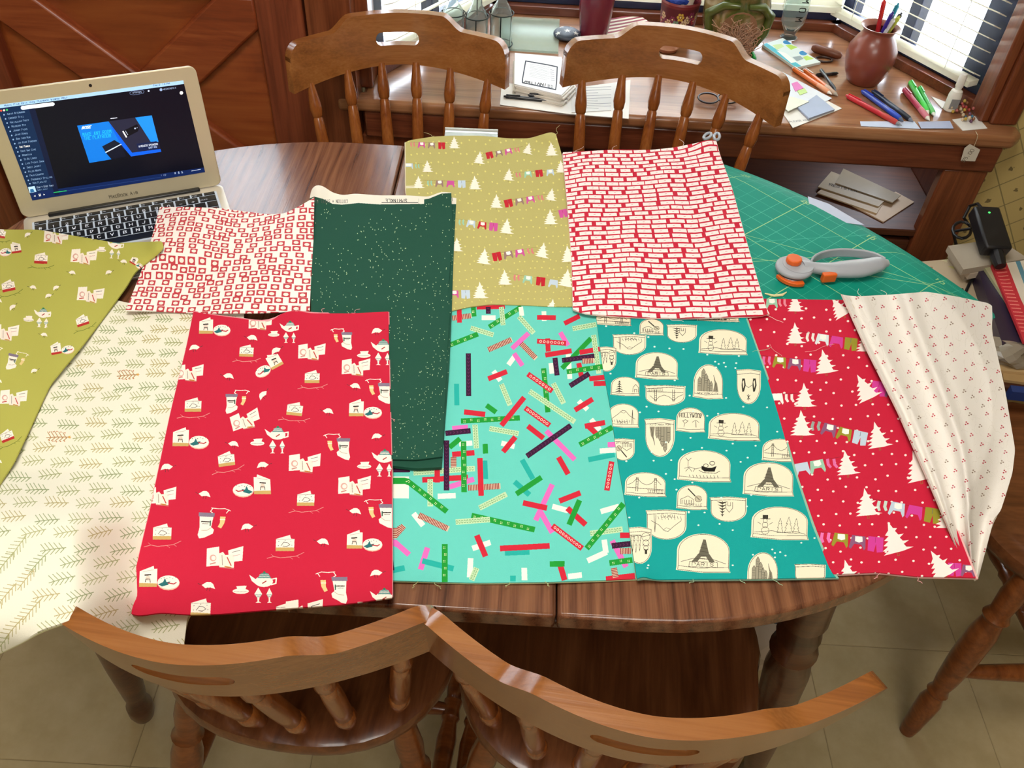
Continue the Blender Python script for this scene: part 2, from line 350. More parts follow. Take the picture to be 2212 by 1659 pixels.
for P in ([(X0+.10, ZT), (X1-.10, ZT), (cx, cz+hw)], [(X0+.10, ZL), (cx, cz-hw), (X1-.10, ZL)], [(X0, ZL+.07), (cx-.055*1.1, cz), (X0, ZT-.07)], [(X1, ZL+.07), (X1, ZT-.07), (cx+.06, cz)]):
    c_ = np.mean(P, 0); Q = [tuple(c_+(np.array(p)-c_)*1.25) for p in P]; Q = [(min(max(x, X0), X1), min(max(z, ZL), ZT)) for x, z in Q]
    q2 = [tuple(c_+(np.array(p)-c_)*.80) for p in P]; mb = MB()
    v = [(x, DY+.030, z) for x, z in Q]+[(x, DY+.020, z) for x, z in q2]+[(x, DY+.035, z) for x, z in Q]
    mb.add(v, [(3, 4, 5), (0, 1, 4, 3), (1, 2, 5, 4), (2, 0, 3, 5), (8, 7, 6), (0, 6, 7, 1), (1, 7, 8, 2), (2, 8, 6, 0)])
    dpart('panel', mb, M['doorp'], 0)
dpart('rail', MB().box((X0, DY, 1.93), (X1, DY+.038, 2.03)), M['doorx'])
dglass, _nt, _b = nodes('door_pane', .02); _b.inputs['Transmission Weight'].default_value = 1; _b.inputs['IOR'].default_value = 1.05
dpart('pane', MB().box((X0, DY+.018, ZT+.13), (X1, DY+.022, 1.93)), dglass, 0)
for xx in (X0+(X1-X0)/3, X0+2*(X1-X0)/3): dpart('muntin', MB().box((xx-.011, DY+.008, ZT+.13), (xx+.011, DY+.032, 1.93)), M['doorz'], .003)
for zz in (1.295, 1.61): dpart('muntin', MB().box((X0, DY+.006, zz-.011), (X1, DY+.034, zz+.011)), M['doorx'], .003)
tag(MB().box((-.452, DY-.012, 0), (-.36, DY+.06, 2.06)).box((-.458, DY+.02, 0), (-.452, DY+.05, 2.06)).build('trim_1', M['trimz'], None, bevel=.005), kind='structure')
tag(MB().box((-1.31, DY-.012, 0), (-1.22, DY+.06, 2.06)).box((-1.31, DY-.012, 2.06), (-.36, DY+.06, 2.14)).build('trim_2', M['trimz'], None, bevel=.005), kind='structure')
# bay: front corners and window planes
AL, BL_, AR, BR_ = (-.10, 2.27), (-.335, 1.87), (.79, 2.27), (1.02, 1.87)
DZ = .65
desk = thing('window_desk', (.35, 1.9, 0), 'built-in oak desk top and open cabinet filling the bay window, cluttered with pens and papers', 'desk')
MB().prism([(-.405, 1.735), (1.06, 1.735), (1.085, 1.76), (1.085, 1.795), (1.06, 1.80), (1.045, 1.86), (.80, 2.30), (-.11, 2.30), (-.355, 1.86), (-.355, 1.78), (-.405, 1.765)], DZ-.028, DZ).build('worktop', M['desk'], desk, bevel=.009, world=True, seg=3)
MB().box((-.35, 1.742, DZ-.09), (1.05, 1.765, DZ-.028)).build('fascia', M['trim'], desk, bevel=.005, world=True)
MB().box((-.36, 1.752, 0), (-.25, 1.778, DZ-.09)).box((-.36, 1.778, 0), (-.325, 2.2, DZ-.03)).build('side_panel', M['trimz'], desk, bevel=.004, world=True)
MB().box((.945, 1.748, 0), (1.045, 1.776, DZ-.09)).box((1.02, 1.776, 0), (1.045, 2.2, DZ-.03)).build('side_panel', M['trimz'], desk, bevel=.004, world=True)
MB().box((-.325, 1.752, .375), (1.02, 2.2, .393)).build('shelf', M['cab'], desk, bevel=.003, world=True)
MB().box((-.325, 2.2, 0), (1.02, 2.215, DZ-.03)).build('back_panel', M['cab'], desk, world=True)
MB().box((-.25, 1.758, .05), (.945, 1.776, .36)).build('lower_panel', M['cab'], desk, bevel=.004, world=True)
MB().box((.30, 1.752, .0), (.36, 1.777, .36)).build('divider', M['trimz'], desk, bevel=.003, world=True)
# posts
def post(n, a, b, w, m): 
    return None
tag(MB().obox((1.052, 1.835, (DZ+2.45)/2), (.030, .0, 0), (0, .045, 0), (0, 0, (2.45-DZ)/2)).box((1.000, 1.80, DZ), (1.024, 1.86, 2.45)).build('trim_3', M['trimz'], None, bevel=.006), kind='structure')
tag(MB().box((-.40, 1.79, DZ), (-.335, 1.87, 2.45)).build('trim_4', M['trimz'], None, bevel=.006), kind='structure')
glass, nt, b_ = nodes('clear_pane', .02); b_.inputs['Transmission Weight'].default_value = 1; b_.inputs['IOR'].default_value = 1.05
frame_m = plain('1E2846', .4); blind_m, nt, b_ = nodes('white_blind', .45)
b_.inputs['Base Color'].default_value = (*lin('F2EBD4'), 1)
tr = nt.nodes.new('ShaderNodeBsdfTranslucent'); tr.inputs[0].default_value = (.9, .93, .9, 1); mix = nt.nodes.new('ShaderNodeMixShader'); mix.inputs[0].default_value = .35
nt.links.new(b_.outputs[0], mix.inputs[1]); nt.links.new(tr.outputs[0], mix.inputs[2]); nt.links.new(mix.outputs[0], nt.nodes['Material Output'].inputs[0])
tn = N(nt, 'ShaderNodeTexNoise', i_Scale=30.); mm = N(nt, 'ShaderNodeMix', data_type='RGBA'); mm.inputs[6].default_value = (*lin('EFE8D0'), 1); mm.inputs[7].default_value = (*lin('F8F2DE'), 1)
nt.links.new(tn.outputs[0], mm.inputs[0]); nt.links.new(mm.outputs[2], b_.inputs['Base Color'])
def window(n, A, B, mull=(), open_a=32, zb=.70):
    A, B = np.array([*A, 0.]), np.array([*B, 0.]); d = B-A; l = np.linalg.norm(d); d /= l; inn = np.array([d[1], -d[0], 0]); up = np.array([0, 0, 1.])
    w = thing('window_%d' % n, (A+B)/2+up*DZ, None, None); tag(w, kind='structure')
    def bx(name, s0, s1, z0, z1, o0, o1, mat, bev=.002):
        c = A+d*(s0+s1)/2+up*(z0+z1)/2+inn*(o0+o1)/2
        return MB().obox(c, d*(s1-s0)/2, inn*(o1-o0)/2, up*(z1-z0)/2).build(name, mat, w, bevel=bev, world=True)
    bx('sill', -.01, l+.01, DZ, DZ+.022, -.06, .018, M['trim'])
    bx('frame', 0, l, DZ+.022, DZ+.048, -.045, -.005, frame_m); bx('frame', 0, .032, DZ+.048, 1.75, -.045, -.005, frame_m); bx('frame', l-(.075 if n == 3 else .032), l, DZ+.048, 1.75, -.045, -.005, frame_m)
    bx('frame', 0, l, 1.75, 1.8, -.045, -.005, frame_m)
    for s in mull: bx('frame', s*l-.014, s*l+.014, DZ+.048, 1.75, -.043, -.008, frame_m)
    bx('pane', .03, l-.03, DZ+.046, 1.752, -.028, -.024, glass, 0)
    bx('header_panel', -.06, l+.06, 1.8, 2.45, -.04, 0, M['trimz'], 0)
    bl = thing('window_blind', (A+B)/2+up*zb+inn*.03, 'white slatted blind hanging in the '+['left angled', 'middle', 'right angled'][n-1]+' bay window', 'blind', 'white blinds in the bay window')
    def bbx(name, s0, s1, z, tilt, wd, th, bev=.0012):
        c = A+d*(s0+s1)/2+up*z+inn*.03; ay = (inn*math.cos(R(tilt))-up*math.sin(R(tilt)))*wd/2; az = (inn*math.sin(R(tilt))+up*math.cos(R(tilt)))*th/2
        return MB().obox(c, d*(s1-s0)/2, ay, az).build(name, blind_m, bl, bevel=bev, world=True)
    bbx('bottom_rail', .012, l-.012, zb+.008, 0, .032, .014)
    z = zb+.028
    if n != 2: 
        pass
    k = 0
    while z < 1.72:
        bbx('slat', .012, l-.012, z, open_a, .030, .0022, 0); z += .026 if n != 2 else .0205; k += 1
    bbx('head_rail', .01, l-.01, 1.735, 0, .035, .03)
    for s in (.18, .82):
        c = A+d*l*s+inn*.047; MB().tube([c+up*(zb+.01), c+up*1.73], .0009, 5).build('cord', blind_m, bl, world=True)
window(1, BL_, AL, (.5,), -22); window(2, AL, AR, (.33, .67), 50, .708); window(3, AR, BR_, (.45,), -22)
# ------------------------------------------------------------------ dining table
TZ = .75; TCX, TCY, TA, TB, XS = -.0735, .92, .50, .46, .2235
tab = thing('dining_table', (TCX, TCY, 0), 'dark walnut-grained oval dining table in three sections, spread with Christmas fabric', 'table')
def arc(sgn, n=40, g=0.):
    return [(TCX+sgn*(XS+(TA+g)*math.cos(t)), TCY+(TB+g)*math.sin(t)) for t in [(-math.pi/2+math.pi*i/(n-1)) for i in range(n)]]
SL, SR = -.2087, .0617
def panel(pts, nm='tabletop_panel'):
    return MB().prism(pts, TZ-.026, TZ).build(nm, M['table'], tab, bevel=.004, world=True)
panel([(SR+.0007, TCY-TB)]+arc(1)+[(SR+.0007, TCY+TB)])
panel([(SL-.0007, TCY+TB)]+[p for p in reversed([(x, y) for x, y in arc(-1)])]+[(SL-.0007, TCY-TB)])
panel([(SL+.0007, TCY-TB), (SR-.0007, TCY-TB), (SR-.0007, TCY+TB), (SL+.0007, TCY+TB)])
ring = arc(1, 40, -.008)+list(reversed(arc(-1, 40, -.008)))
MB().prism(ring, TZ-.040, TZ-.026).build('edge_band', M['tableedge'], tab, bevel=.004, world=True)
ap0 = arc(1, 30, -.07)+list(reversed(arc(-1, 30, -.07))); ap1 = arc(1, 30, -.09)+list(reversed(arc(-1, 30, -.09))); n = len(ap0)
mb = MB(); v = [(x, y, z) for z in (TZ-.11, TZ-.04) for P in (ap0, ap1) for x, y in P]
mb.add(v, [f for i in range(n) for j in [(i+1) % n] for f in ((i, j, 2*n+j, 2*n+i), (n+j, n+i, 3*n+i, 3*n+j), (i, n+i, n+j, j))]); mb.build('apron', M['tableedge'], tab, world=True)
TLEG = [(t_, r_*.72) for t_, r_ in [(0, .024), (.03, .030), (.07, .030), (.10, .022), (.14, .026), (.30, .034), (.50, .040), (.62, .043), (.68, .036), (.70, .044), (.73, .034), (.76, .040), (.80, .034), (.82, .042), (1, .042)]]
for px_, py_, fx, fy in ((.37, .575, .455, .60), (-.54, .62, -.618, .66), (.37, 1.26, .455, 1.24), (-.52, 1.26, -.60, 1.24)):
    MB().lathe(TLEG, (fx, fy, 0), (px_, py_, TZ-.04), 20).build('leg', M['tableedge'], tab, world=True)
# ------------------------------------------------------------------ chairs (origin under the seat centre, facing +y)
def seat_poly(n=48):
    o = []
    for i in range(n):
        t = 2*math.pi*i/n; c, s = math.cos(t), math.sin(t)
        k = 2.5; r = 1/((abs(c)**k+abs(s)**k)**(1/k)); x = .205*r*c; y = .20*r*s
        if y > 0: x *= 1.03
        o.append((x, y))
    return o
def seat_mesh():
    P = seat_poly(); n = len(P); mb = MB(); v = []; f = []
    rings = [(.0, .408), (.90, .405), (.985, .412), (1., .421), (1., .430), (.985, .438), (.93, .441), (.80, .437), (.6, .429), (.3, .427), (0, .427)]
    for k, z in rings: v += [(x*max(k, .001), y*max(k, .001), z) for x, y in P]
    for j in range(len(rings)-1): f += [(j*n+i, j*n+(i+1) % n, (j+1)*n+(i+1) % n, (j+1)*n+i) for i in range(n)]
    return mb.add(v, f)
RW = .212
def rail_c(u): return -.185-.088*(1-abs(u)**1.8)         # y of the curved rail along its width
def rail_lo(u): return .746-.010*u*u+.006*(1-u*u)
def rail_hi(u):
    a = abs(u); s = min(1, max(0, (a-.43)/.19)); s = s*s*(3-2*s)
    z = .848*(1-s)+(.824-.003*(a-.62))*s
    if a > .90: t = (a-.90)/.10; z -= .030*(1-math.sqrt(max(0, 1-t*t)))
    return z
def rail_mesh():
    us = sorted(set([round(-1+2*i/80, 4) for i in range(81)]+[q*SG for q in (.16, .17, .18, .19, .195, .2, .205, .208, .21, .985, .995) for SG in (-1, 1)])); mb = MB(); TH = .0092
    SU, z0, z1 = .21, .789, .813
    cols = []
    for u in us:
        a, b = rail_lo(u), rail_hi(u); c = z0-.0; d = z1
        if abs(u) < SU: t = abs(u)/SU; r = .0122; e = max(0, (t-.75)/.25); h = math.sqrt(max(0, 1-e*e)); c, d = (z0+z1)/2-r*h, (z0+z1)/2+r*h
        else: c = d = (z0+z1)/2
        y = rail_c(u); du = 1e-3; dy = (rail_c(u+du)-rail_c(u-du))/(2*du*RW)
        nx, ny = -dy/math.hypot(dy, 1), 1/math.hypot(dy, 1)
        col = []
        for z in (a, c, d, b):
            tilt = -(z-.74)*.20
            for s in (-1, 1): col.append((u*RW+nx*s*TH, y+tilt+ny*s*TH, z))
        cols.append(col)
    v = [p for c in cols for p in c]; f = []
    for i in range(len(us)-1):
        A, B = i*8, (i+1)*8; hole = max(abs(us[i]), abs(us[i+1])) <= SU+1e-6
        for s in (0, 1):
            f.append((A+s, B+s, B+2+s, A+2+s)); f.append((A+4+s, B+4+s, B+6+s, A+6+s))
            if not hole: pass
        f.append((A, B, B+1, A+1)); f.append((A+6, B+6, B+7, A+7))
        if hole: f.append((A+2, B+2, B+3, A+3)); f.append((A+4, B+4, B+5, A+5))
    for e in (0, len(us)-1):
        A = e*8; f.append((A, A+1, A+3, A+2)); f.append((A+4, A+5, A+7, A+6))
    mb.add(v, f); return mb
SP = [(0, .0075), (.05, .0095), (.14, .013), (.19, .0145), (.235, .0125), (.245, .0105), (.26, .012), (.40, .0125), (.55, .0125), (.70, .0115), (.775, .010), (.79, .0085), (.80, .0105), (.84, .0125), (.88, .0115), (.94, .009), (1, .0075)]
CLEG = [(0, .013), (.05, .016), (.15, .0185), (.22, .020), (.27, .0145), (.285, .019), (.31, .0145), (.36, .018), (.5, .0225), (.66, .0225), (.74, .0175), (.76, .0225), (.79, .0165), (.88, .0195), (1, .015)]
STR = [(0, .009), (.12, .0125), (.36, .016), (.44, .012), (.46, .0155), (.5, .013), (.54, .0155), (.56, .012), (.64, .016), (.88, .0125), (1, .009)]
def make_chair(label, group, mats):
    t = thing('dining_chair', (0, 0, 0), label, 'chair', group); mr, ms, mseat, ml = mats
    seat_mesh().build('seat', mseat, t, smooth=50)
    r = rail_mesh(); o = r.build('crest_rail', mr, t, bevel=.0055, seg=3, smooth=60)
    wd_ = o.modifiers.new('weld', 'WELD'); wd_.merge_threshold = .0001
    bpy.context.view_layer.update()
    # weld first, then bevel
    o.modifiers.move(1, 0)
    for i in range(6):
        u = (-.83, -.49, -.165, .165, .49, .83)[i]; xb = u*.168; yb = -.192*math.sqrt(max(.05, 1-(xb/.215)**2))+.018
        MB().lathe(SP, (xb, yb, .436), (u*RW, rail_c(u)+.002, rail_lo(u)+.004), 14).build('spindle', ms, t)
    F = {}
    for sx in (-1, 1):
        for sy in (-1, 1):
            p = (sx*.215, sy*.205-.005, 0); q = (sx*.145, sy*.135, .412); F[sx, sy] = (np.array(p), np.array(q))
            MB().lathe(CLEG, p, q, 16).build('leg', ml, t)
    g = lambda k, s: F[k][0]+(F[k][1]-F[k][0])*s
    for sx in (-1, 1): MB().lathe(STR, g((sx, -1), .42), g((sx, 1), .42), 12).build('stretcher', ml, t)
    a = (g((-1, -1), .42)+g((-1, 1), .42))/2; b = (g((1, -1), .42)+g((1, 1), .42))/2
    MB().lathe(STR, a, b, 12).build('stretcher', ml, t)
    return t
farm = (M['chair'], M['spindle'], M['seatdark'], M['chairdark'])
ch = make_chair('wooden spindle-back chair behind the table, right of the laptop', 'matching spindle-back chairs around the table', farm)
def put(c, x, y, rz): c.location = (x, y, 0); c.rotation_euler = (0, 0, R(rz))
put(ch, -.215, 1.435, 190.)
c2 = copy_tree(ch); c2['label'] = 'wooden spindle-back chair directly behind the red brick-print cloth'; put(c2, .228, 1.436, 164.); c2.scale = (1.03, 1.03, 1.0)
c3 = copy_tree(ch); c3['label'] = 'near wooden chair at bottom left, its back rail under the cream sprig cloth'; put(c3, -.247, .640, -5)
c4 = copy_tree(ch); c4['label'] = 'near wooden chair at bottom centre right, its curved back rail reaching toward the right'; put(c4, .160, .600, -5.5)
c5 = copy_tree(ch); c5['label'] = 'wooden chair at the right end of the table, seat and front leg in view'; put(c5, .955, .93, 92)
# ------------------------------------------------------------------ laptop
alu = plain('CFC8BA', .36, .4, .5, var=.02, scale=60); alub = plain('C8BC9E', .42, .25, .5, var=.02, scale=60); black = plain('0B0C10', .35, var=.02)
h0, h1 = at(50, 473, .764), at(480, 400, .764)
ax = (h1-h0)/np.linalg.norm(h1-h0); LW = np.linalg.norm(h1-h0); nb = np.array([-ax[1], ax[0], 0.]); az = math.atan2(ax[1], ax[0])
lap = thing('laptop', (h0+h1)/2*np.array([1, 1, 0])+np.array([0, 0, .7505]), 'open silver laptop showing a dark music player with a blue advert', 'laptop', rz=az)
# local frame: x along the hinge, -y toward the keyboard
hw_ = LW/2
P = rrect(-hw_, -.192, hw_, .006, .012); n = len(P)
mb = MB(); mb.add([(x*.96, y*.96-.003, .0) for x, y in P]+[(x, y, .0075 if y < -.1 else .008) for x, y in P]+[(x, y, .0085 if y < -.1 else .0125) for x, y in P], [tuple(reversed(range(n)))]+[(i, (i+1) % n, n+(i+1) % n, n+i) for i in range(n)]+[(n+i, n+(i+1) % n, 2*n+(i+1) % n, 2*n+i) for i in range(n)]+[tuple(range(2*n, 3*n))])
base = mb.build('base', alu, lap, smooth=30)
def topz(y): return .0125 if y >= -.1 else .0085
# make the deck a plane: rebuild heights
for v in base.data.vertices:
    if v.co.z > .0079: v.co.z = .0125+min(0, v.co.y)*.035 if v.co.z > .0082 else v.co.z
deckz = lambda y: .0126+min(0, y)*.035
MB().box((-hw_+.035, -.006, .0115), (hw_-.035, .0045, .0165)).build('hinge', black, lap, bevel=.002)
kc = Canvas(1160, 440, '0D1018')     # legends: 4 px per mm over 290 x 110 mm
rows = [(1.0, .5, ['esc']+['F%d' % i for i in range(1, 13)]+[''], None), (1, 1, list("#1234567890-+")+['delete'], None), (1, 1, ['tab']+list('QWERTYUIOP')+['', '', ''], None), (1, 1, ['caps']+list('ASDFGHJKL')+['', '', 'return'], None), (1, 1, ['shift']+list('ZXCVBNM')+[',', '.', '', 'shift'], None), (1, 1, ['fn', 'ctrl', 'alt', 'cmd', ' ', 'cmd', 'alt', '', ''], None)]
KW = .2655; PITCH = .0190
keys = MB(); y = -.0145; klist = []
def rowx(ws):
    s = sum(ws); x = -KW/2; out = []
    for w in ws:
        ww = w/s*KW; out.append((x+.0014, x+ww-.0014)); x += ww
    return out
W_ = [[1]*14, [1]*13+[1.5], [1.5]+[1]*12+[1], [1.8]+[1]*11+[1.7], [2.3]+[1]*10+[2.3], [1, 1, 1, 1.25, 5, 1.25, 1, 1, 1]]
LEG = [r[2] for r in rows]; LEG[3] = ['caps']+list('ASDFGHJKL')+['', '', 'return']; LEG[4] = ['shift']+list('ZXCVBNM')+[',', '.', '', 'shift']
hts = [.0075]+[.0152]*5
keym = None; kb = []
for ri, (ws, hh) in enumerate(zip(W_, hts)):
    y1 = y-hh
    for (xa, xb), lg in zip(rowx(ws), LEG[ri]):
        kb.append((xa, xb, y1+.0014, y)); 
        u = (xa+.145)*4000; vv = -(y+y1)/2*4000-20
        fs = 15 if len(lg) > 1 else 26
        if ri == 1 and len(lg) == 1: kc.text('!@#$%'[0] if False else lg, u+(xb-xa)*2000-8, vv+24, 24, 'E8F0FF', 4)
        elif len(lg) == 1: kc.text(lg, u+(xb-xa)*2000-10, vv+14, 28, 'E8F0FF', 4.5)
        elif lg: kc.text(lg, u+5, vv+8+(4 if ri else 0), 10, 'C8D4EA', 2)
    y = y1-.0014
keymat = printed('key_legends', kc, .35, .5)
MB().add([(sx*(KW/2+.002), yy, deckz(yy)+dz_) for dz_ in (-.002, .0003) for yy in (y-.001, -.0125) for sx in (-1, 1)], [(0, 1, 3, 2), (4, 6, 7, 5), (0, 4, 5, 1), (2, 3, 7, 6), (0, 2, 6, 4), (1, 5, 7, 3)]).build('keyboard_well', plain('C9D6E6', .5, var=.02), lap)
for xa, xb, ya, yb in kb:
    z0 = deckz((ya+yb)/2)+.0002; z1 = z0+.0016; cxk, cyk = (xa+xb)/2, (ya+yb)/2
    v = [(x, y_, z) for z in (z0, z1) for x, y_ in ((xa, ya), (xb, ya), (xb, yb), (xa, yb))]
    uv = [((p[0]+.145)/.290, 1-(-p[1]-.005)/.110) for p in v]
    o = MB().add([(p[0]-cxk, p[1]-cyk, p[2]-z0) for p in v], [(0, 1, 2, 3), (4, 5, 6, 7), (0, 1, 5, 4), (1, 2, 6, 5), (2, 3, 7, 6), (3, 0, 4, 7)], 0, uv).build('key', keymat, lap, smooth=0)
    o.location = (cxk, cyk, z0)
MB().add([(sx*.05, yy, deckz(yy)+dz_) for dz_ in (-.002, .0004) for yy in (-.185, y-.006) for sx in (-1, 1)], [(0, 1, 3, 2), (4, 6, 7, 5), (0, 4, 5, 1), (2, 3, 7, 6), (0, 2, 6, 4), (1, 5, 7, 3)]).build('touchpad', alub, lap, bevel=.001)
LEAN, LH = R(6), .190
up_ = np.array([0, math.sin(LEAN), math.cos(LEAN)]); th = np.array([0, math.cos(LEAN), -math.sin(LEAN)]); o_ = np.array([0, .001, .0135])
P = rrect(-hw_, 0, hw_, LH, .011); n = len(P)
mb = MB().add([tuple(o_+np.array([x, 0, 0])+up_*z+th*d) for d in (0, .0045) for x, z in P], [tuple(range(n)), tuple(reversed(range(n, 2*n)))]+[(i, (i+1) % n, n+(i+1) % n, n+i) for i in range(n)])
lid = mb.build('lid', alub, lap, bevel=.0012)
sc = Canvas(1400, 800, '0B0D1A').quad([(25, 458), (1905, 190), (2145, 1150), (370, 1455)])
def sq(P, c, al=1): sc.poly(P, c, al)
sq([(25, 458), (1905, 190), (1912, 225), (34, 492)], 'A9D4F6'); sq([(34, 492), (340, 450), (600, 1400), (370, 1455)], '102A50'); sq([(350, 1375), (2130, 1100), (2145, 1150), (370, 1455)], '12265A')
sq([(340, 450), (400, 440), (650, 1390), (600, 1400)], '101A3A')
for i, c in enumerate(('E25040', 'F0E0D0', '40C060')): sc.ell(75+i*29, 513-i*4, 11, 11, c)
sc.poly([(270, 478), (280, 463), (590, 422), (608, 432), (610, 448), (596, 461), (290, 503), (272, 495)], 'EAF6FF')
sc.text('Music  File  Edit  View  Playback  Window  Help', 110, 470, 17, '30508A', 3, rot=-8.1, wr=.8); sc.text('Thu 2:14 PM', 1600, 252, 16, '30508A', 3, rot=-8.1, wr=.9)
names = ['Audio Afternoon', 'Crooked Still', 'Hallelujah Party', 'Mulberry Mix', 'Johnny Picks', 'Joint Demos', 'Bon Iver Run', 'Joy Ride Forever', 'The Punch', 'Dave Way Cave', 'Mountain', 'To Be Loved', 'Late Picnic Show', 'Sweet Jacket', 'Miles North', 'Palm Country', 'Frequency Spilling', 'New Playlist']
for i, t in enumerate(names):
    x, y = 135+i*14.4, 557+i*42.8
    if i == 17: x, y = 380, 1278
    sc.text(t, x, y, 19, 'FFFFFF' if i == 8 else '8FB2DC', 3.4 if i == 8 else 2.4, rot=-8.1, wr=.5); sc.ell(x-32, y-2, 8, 9, '8FB2DC', 8)
sc.poly([(328, 1312), (395, 1300), (414, 1362), (345, 1375)], 'BFE4FF'); sc.poly([(350, 1335), (380, 1330), (395, 1362), (352, 1372)], '2F6FA8'); sc.text("Don't Stop That", 420, 1325, 18, 'B8D0F0', 2.6, rot=-8, wr=.5); sc.text('Sweet Jacket', 425, 1350, 14, '7FA0D0', 2, rot=-8, wr=.5)
sc.poly([(385, 1408), (402, 1397), (404, 1415)], 'FFFFFF'); sc.line([(438, 1386), (444, 1408)], 'FFFFFF', 7); sc.line([(450, 1384), (456, 1406)], 'FFFFFF', 7); sc.poly([(483, 1382), (500, 1390), (487, 1402)], 'FFFFFF')
sc.line([(590, 1370), (722, 1350)], '2CC46E', 9); sc.line([(722, 1350), (1690, 1205)], '27407A', 5); sc.line([(2003, 1138), (2098, 1120)], 'DCE8FF', 5); sc.text('1:02', 1690, 1195, 16, 'A8C0E8', 2, rot=-8); sc.text('#  $  &', 1830, 1172, 20, 'C8DCF8', 3, rot=-8)
for p in ([(1365, 318), (1400, 300), (1490, 288), (1510, 305), (1500, 325), (1400, 342), (1368, 335), (1365, 318)],): sc.line(p, '8098C8', 3)
sc.text('UPGRADE', 1395, 328, 16, 'B0C8F0', 2.4, rot=-8); sc.ell(1555, 300, 10, 10, 'D0E0FF'); sc.ell(1680, 286, 15, 15, '9AB4E0'); sc.text('weekendmix', 1705, 290, 20, 'A0B8E0', 2.4, rot=-8, wr=.55); sc.ell(1887, 317, 18, 18, 'FFFFFF')
sc.line([(1172, 588), (1236, 580)], 'E0E8FF', 8)
sq([(832, 664), (1150, 618), (1380, 985), (1690, 935), (1590, 552), (1420, 577), (1560, 820), (1375, 945)], '1B2038', 1); sq([(832, 664), (1150, 618), (1270, 850), (1085, 880), (1180, 1015), (955, 1055)], '0F7BE8'); sq([(1418, 577), (1588, 552), (1660, 830), (1580, 830)], '1E90F5'); sq([(1270, 850), (1150, 618), (1170, 640), (1390, 945), (1680, 905), (1690, 935), (1380, 985)], '0A62F0')
sq([(1150, 618), (1420, 577), (1580, 830), (1640, 900), (1390, 945)], '26283F'); sq([(1290, 720), (1440, 645), (1460, 680), (1450, 720), (1330, 785)], '0C0E18'); sc.line([(1298, 722), (1332, 780)], 'F0F4FF', 15); sc.line([(1322, 716), (1346, 758)], 'A8B4D0', 7); sc.ell(1420, 690, 9, 9, 'C0D0F0'); sc.ell(1441, 681, 6, 6, '8090B0')
sq([(1085, 880), (1210, 812), (1278, 855), (1120, 940)], '151D30'); sc.line([(1122, 942), (1278, 858)], 'D8ECFF', 12); sq([(1125, 950), (1278, 862), (1330, 985), (1180, 1015)], '101428'); sc.text('BOSE', 880, 700, 24, 'E8F8FF', 7, rot=-8, wr=.75, sl=.5)
sc.text('MAKE ANY ROOM', 892, 775, 36, '22C0F8', 5, rot=-7, wr=.42); sc.text('THE PLAYROOM', 905, 815, 36, '22C0F8', 5, rot=-7, wr=.42); sq([(1435, 850), (1640, 822), (1655, 905), (1455, 930)], '14234E'); sc.text('WIRELESS SPEAKERS', 1460, 888, 18, 'E0ECFF', 3.6, rot=-8, wr=.42); sc.text('SHOP NOW', 1560, 903, 18, 'B0C8F0', 3, rot=-8, wr=.4)
scrm = printed('screen_picture', sc, .3, .2, emit=.55)
sx0, sx1, sz0, sz1 = -hw_+.021, hw_-.021, .026, .171
q = [tuple(o_+np.array([x, 0, 0])+up_*z-th*.0005) for x, z in ((sx0, sz0), (sx1, sz0), (sx1, sz1), (sx0, sz1))]
q2 = [tuple(np.array(p)+th*.0006) for p in q]
MB().add(q+q2, [(0, 1, 2, 3), (7, 6, 5, 4), (0, 1, 5, 4), (1, 2, 6, 5), (2, 3, 7, 6), (3, 0, 4, 7)], 0, [(0, 0), (1, 0), (1, 1), (0, 1)]*2).build('screen', scrm, lid, smooth=0)
def ink(name, txt, h, org, ex, ey, mat, parent, w=.13, world=False):
    st, tw = strokes(txt, 0, 0, 1.); mb = MB(); ex, ey = np.array(ex, float), np.array(ey, float); nz = np.cross(ex, ey); org = np.array(org, float)
    for P in st:
        for p, q in zip(P[:-1], P[1:]):
            a = org+(ex*(p[0]-tw/2)-ey*p[1])*h; b = org+(ex*(q[0]-tw/2)-ey*q[1])*h; d = b-a; l = np.linalg.norm(d)
            if l < 1e-9: continue
            d /= l; s = np.cross(nz, d)*h*w/2; e = d*h*w*.3; mb.add([a-e-s, b+e-s, b+e+s, a-e+s], [(0, 1, 2, 3)])
    return mb.build(name, mat, parent, smooth=0, world=world)
ink('lettering', 'MacBook Air', .0052, o_+up_*.009-th*.0006, (1, 0, 0), up_, plain('5A5446', .5), lid, .12)
MB().lathe([(0, .0022), (1, .0022)], o_+up_*.181-th*.0004, o_+up_*.181+th*.0002, 12).build('camera_dot', black, lid)
# ------------------------------------------------------------------ cutting mat
ML = np.array([.369, 1.336]); MA = -.8456
mc, ms = math.cos(MA), math.sin(MA); I0, I1, J0, J1 = -5.0, 18.6, -15.6, 2.75
def mpt(i, j):
    x, y = ML[0]+.0254*(i*mc-j*ms), ML[1]+.0254*(i*ms+j*mc)
    dx = max(0, abs(x-TCX)-XS)/TA; d = math.hypot(dx, (y-TCY)/TB); dd = max(0, d-1.0)*.48
    return x, y, TZ+.0015-.35*dd-.0*dd*dd
mc_ = Canvas(1536, 1152, '06907A')
def MU(i, j): return ((i-I0)/(I1-I0)*1536, (J1-j)/(J1-J0)*1152)
yl = 'A6CC8C'; lt = '58BEA2'
for i in range(-4, 19): mc_.line([MU(i, 2.1), MU(i, -15)], yl if i % 5 == 0 else lt, 3.6 if i % 5 == 0 else 1.7)
for j in range(-15, 3): mc_.line([MU(-4.4, j), MU(18.7, j)], yl if j % 5 == 0 else lt, 3.4 if j % 5 == 0 else 1.6)
for k in range(-4*8, 19*8): i = k/8; mc_.line([MU(i, 2.12), MU(i, 2.12+(.32 if k % 8 == 0 else .22 if k % 4 == 0 else .13))], lt, 1.4)
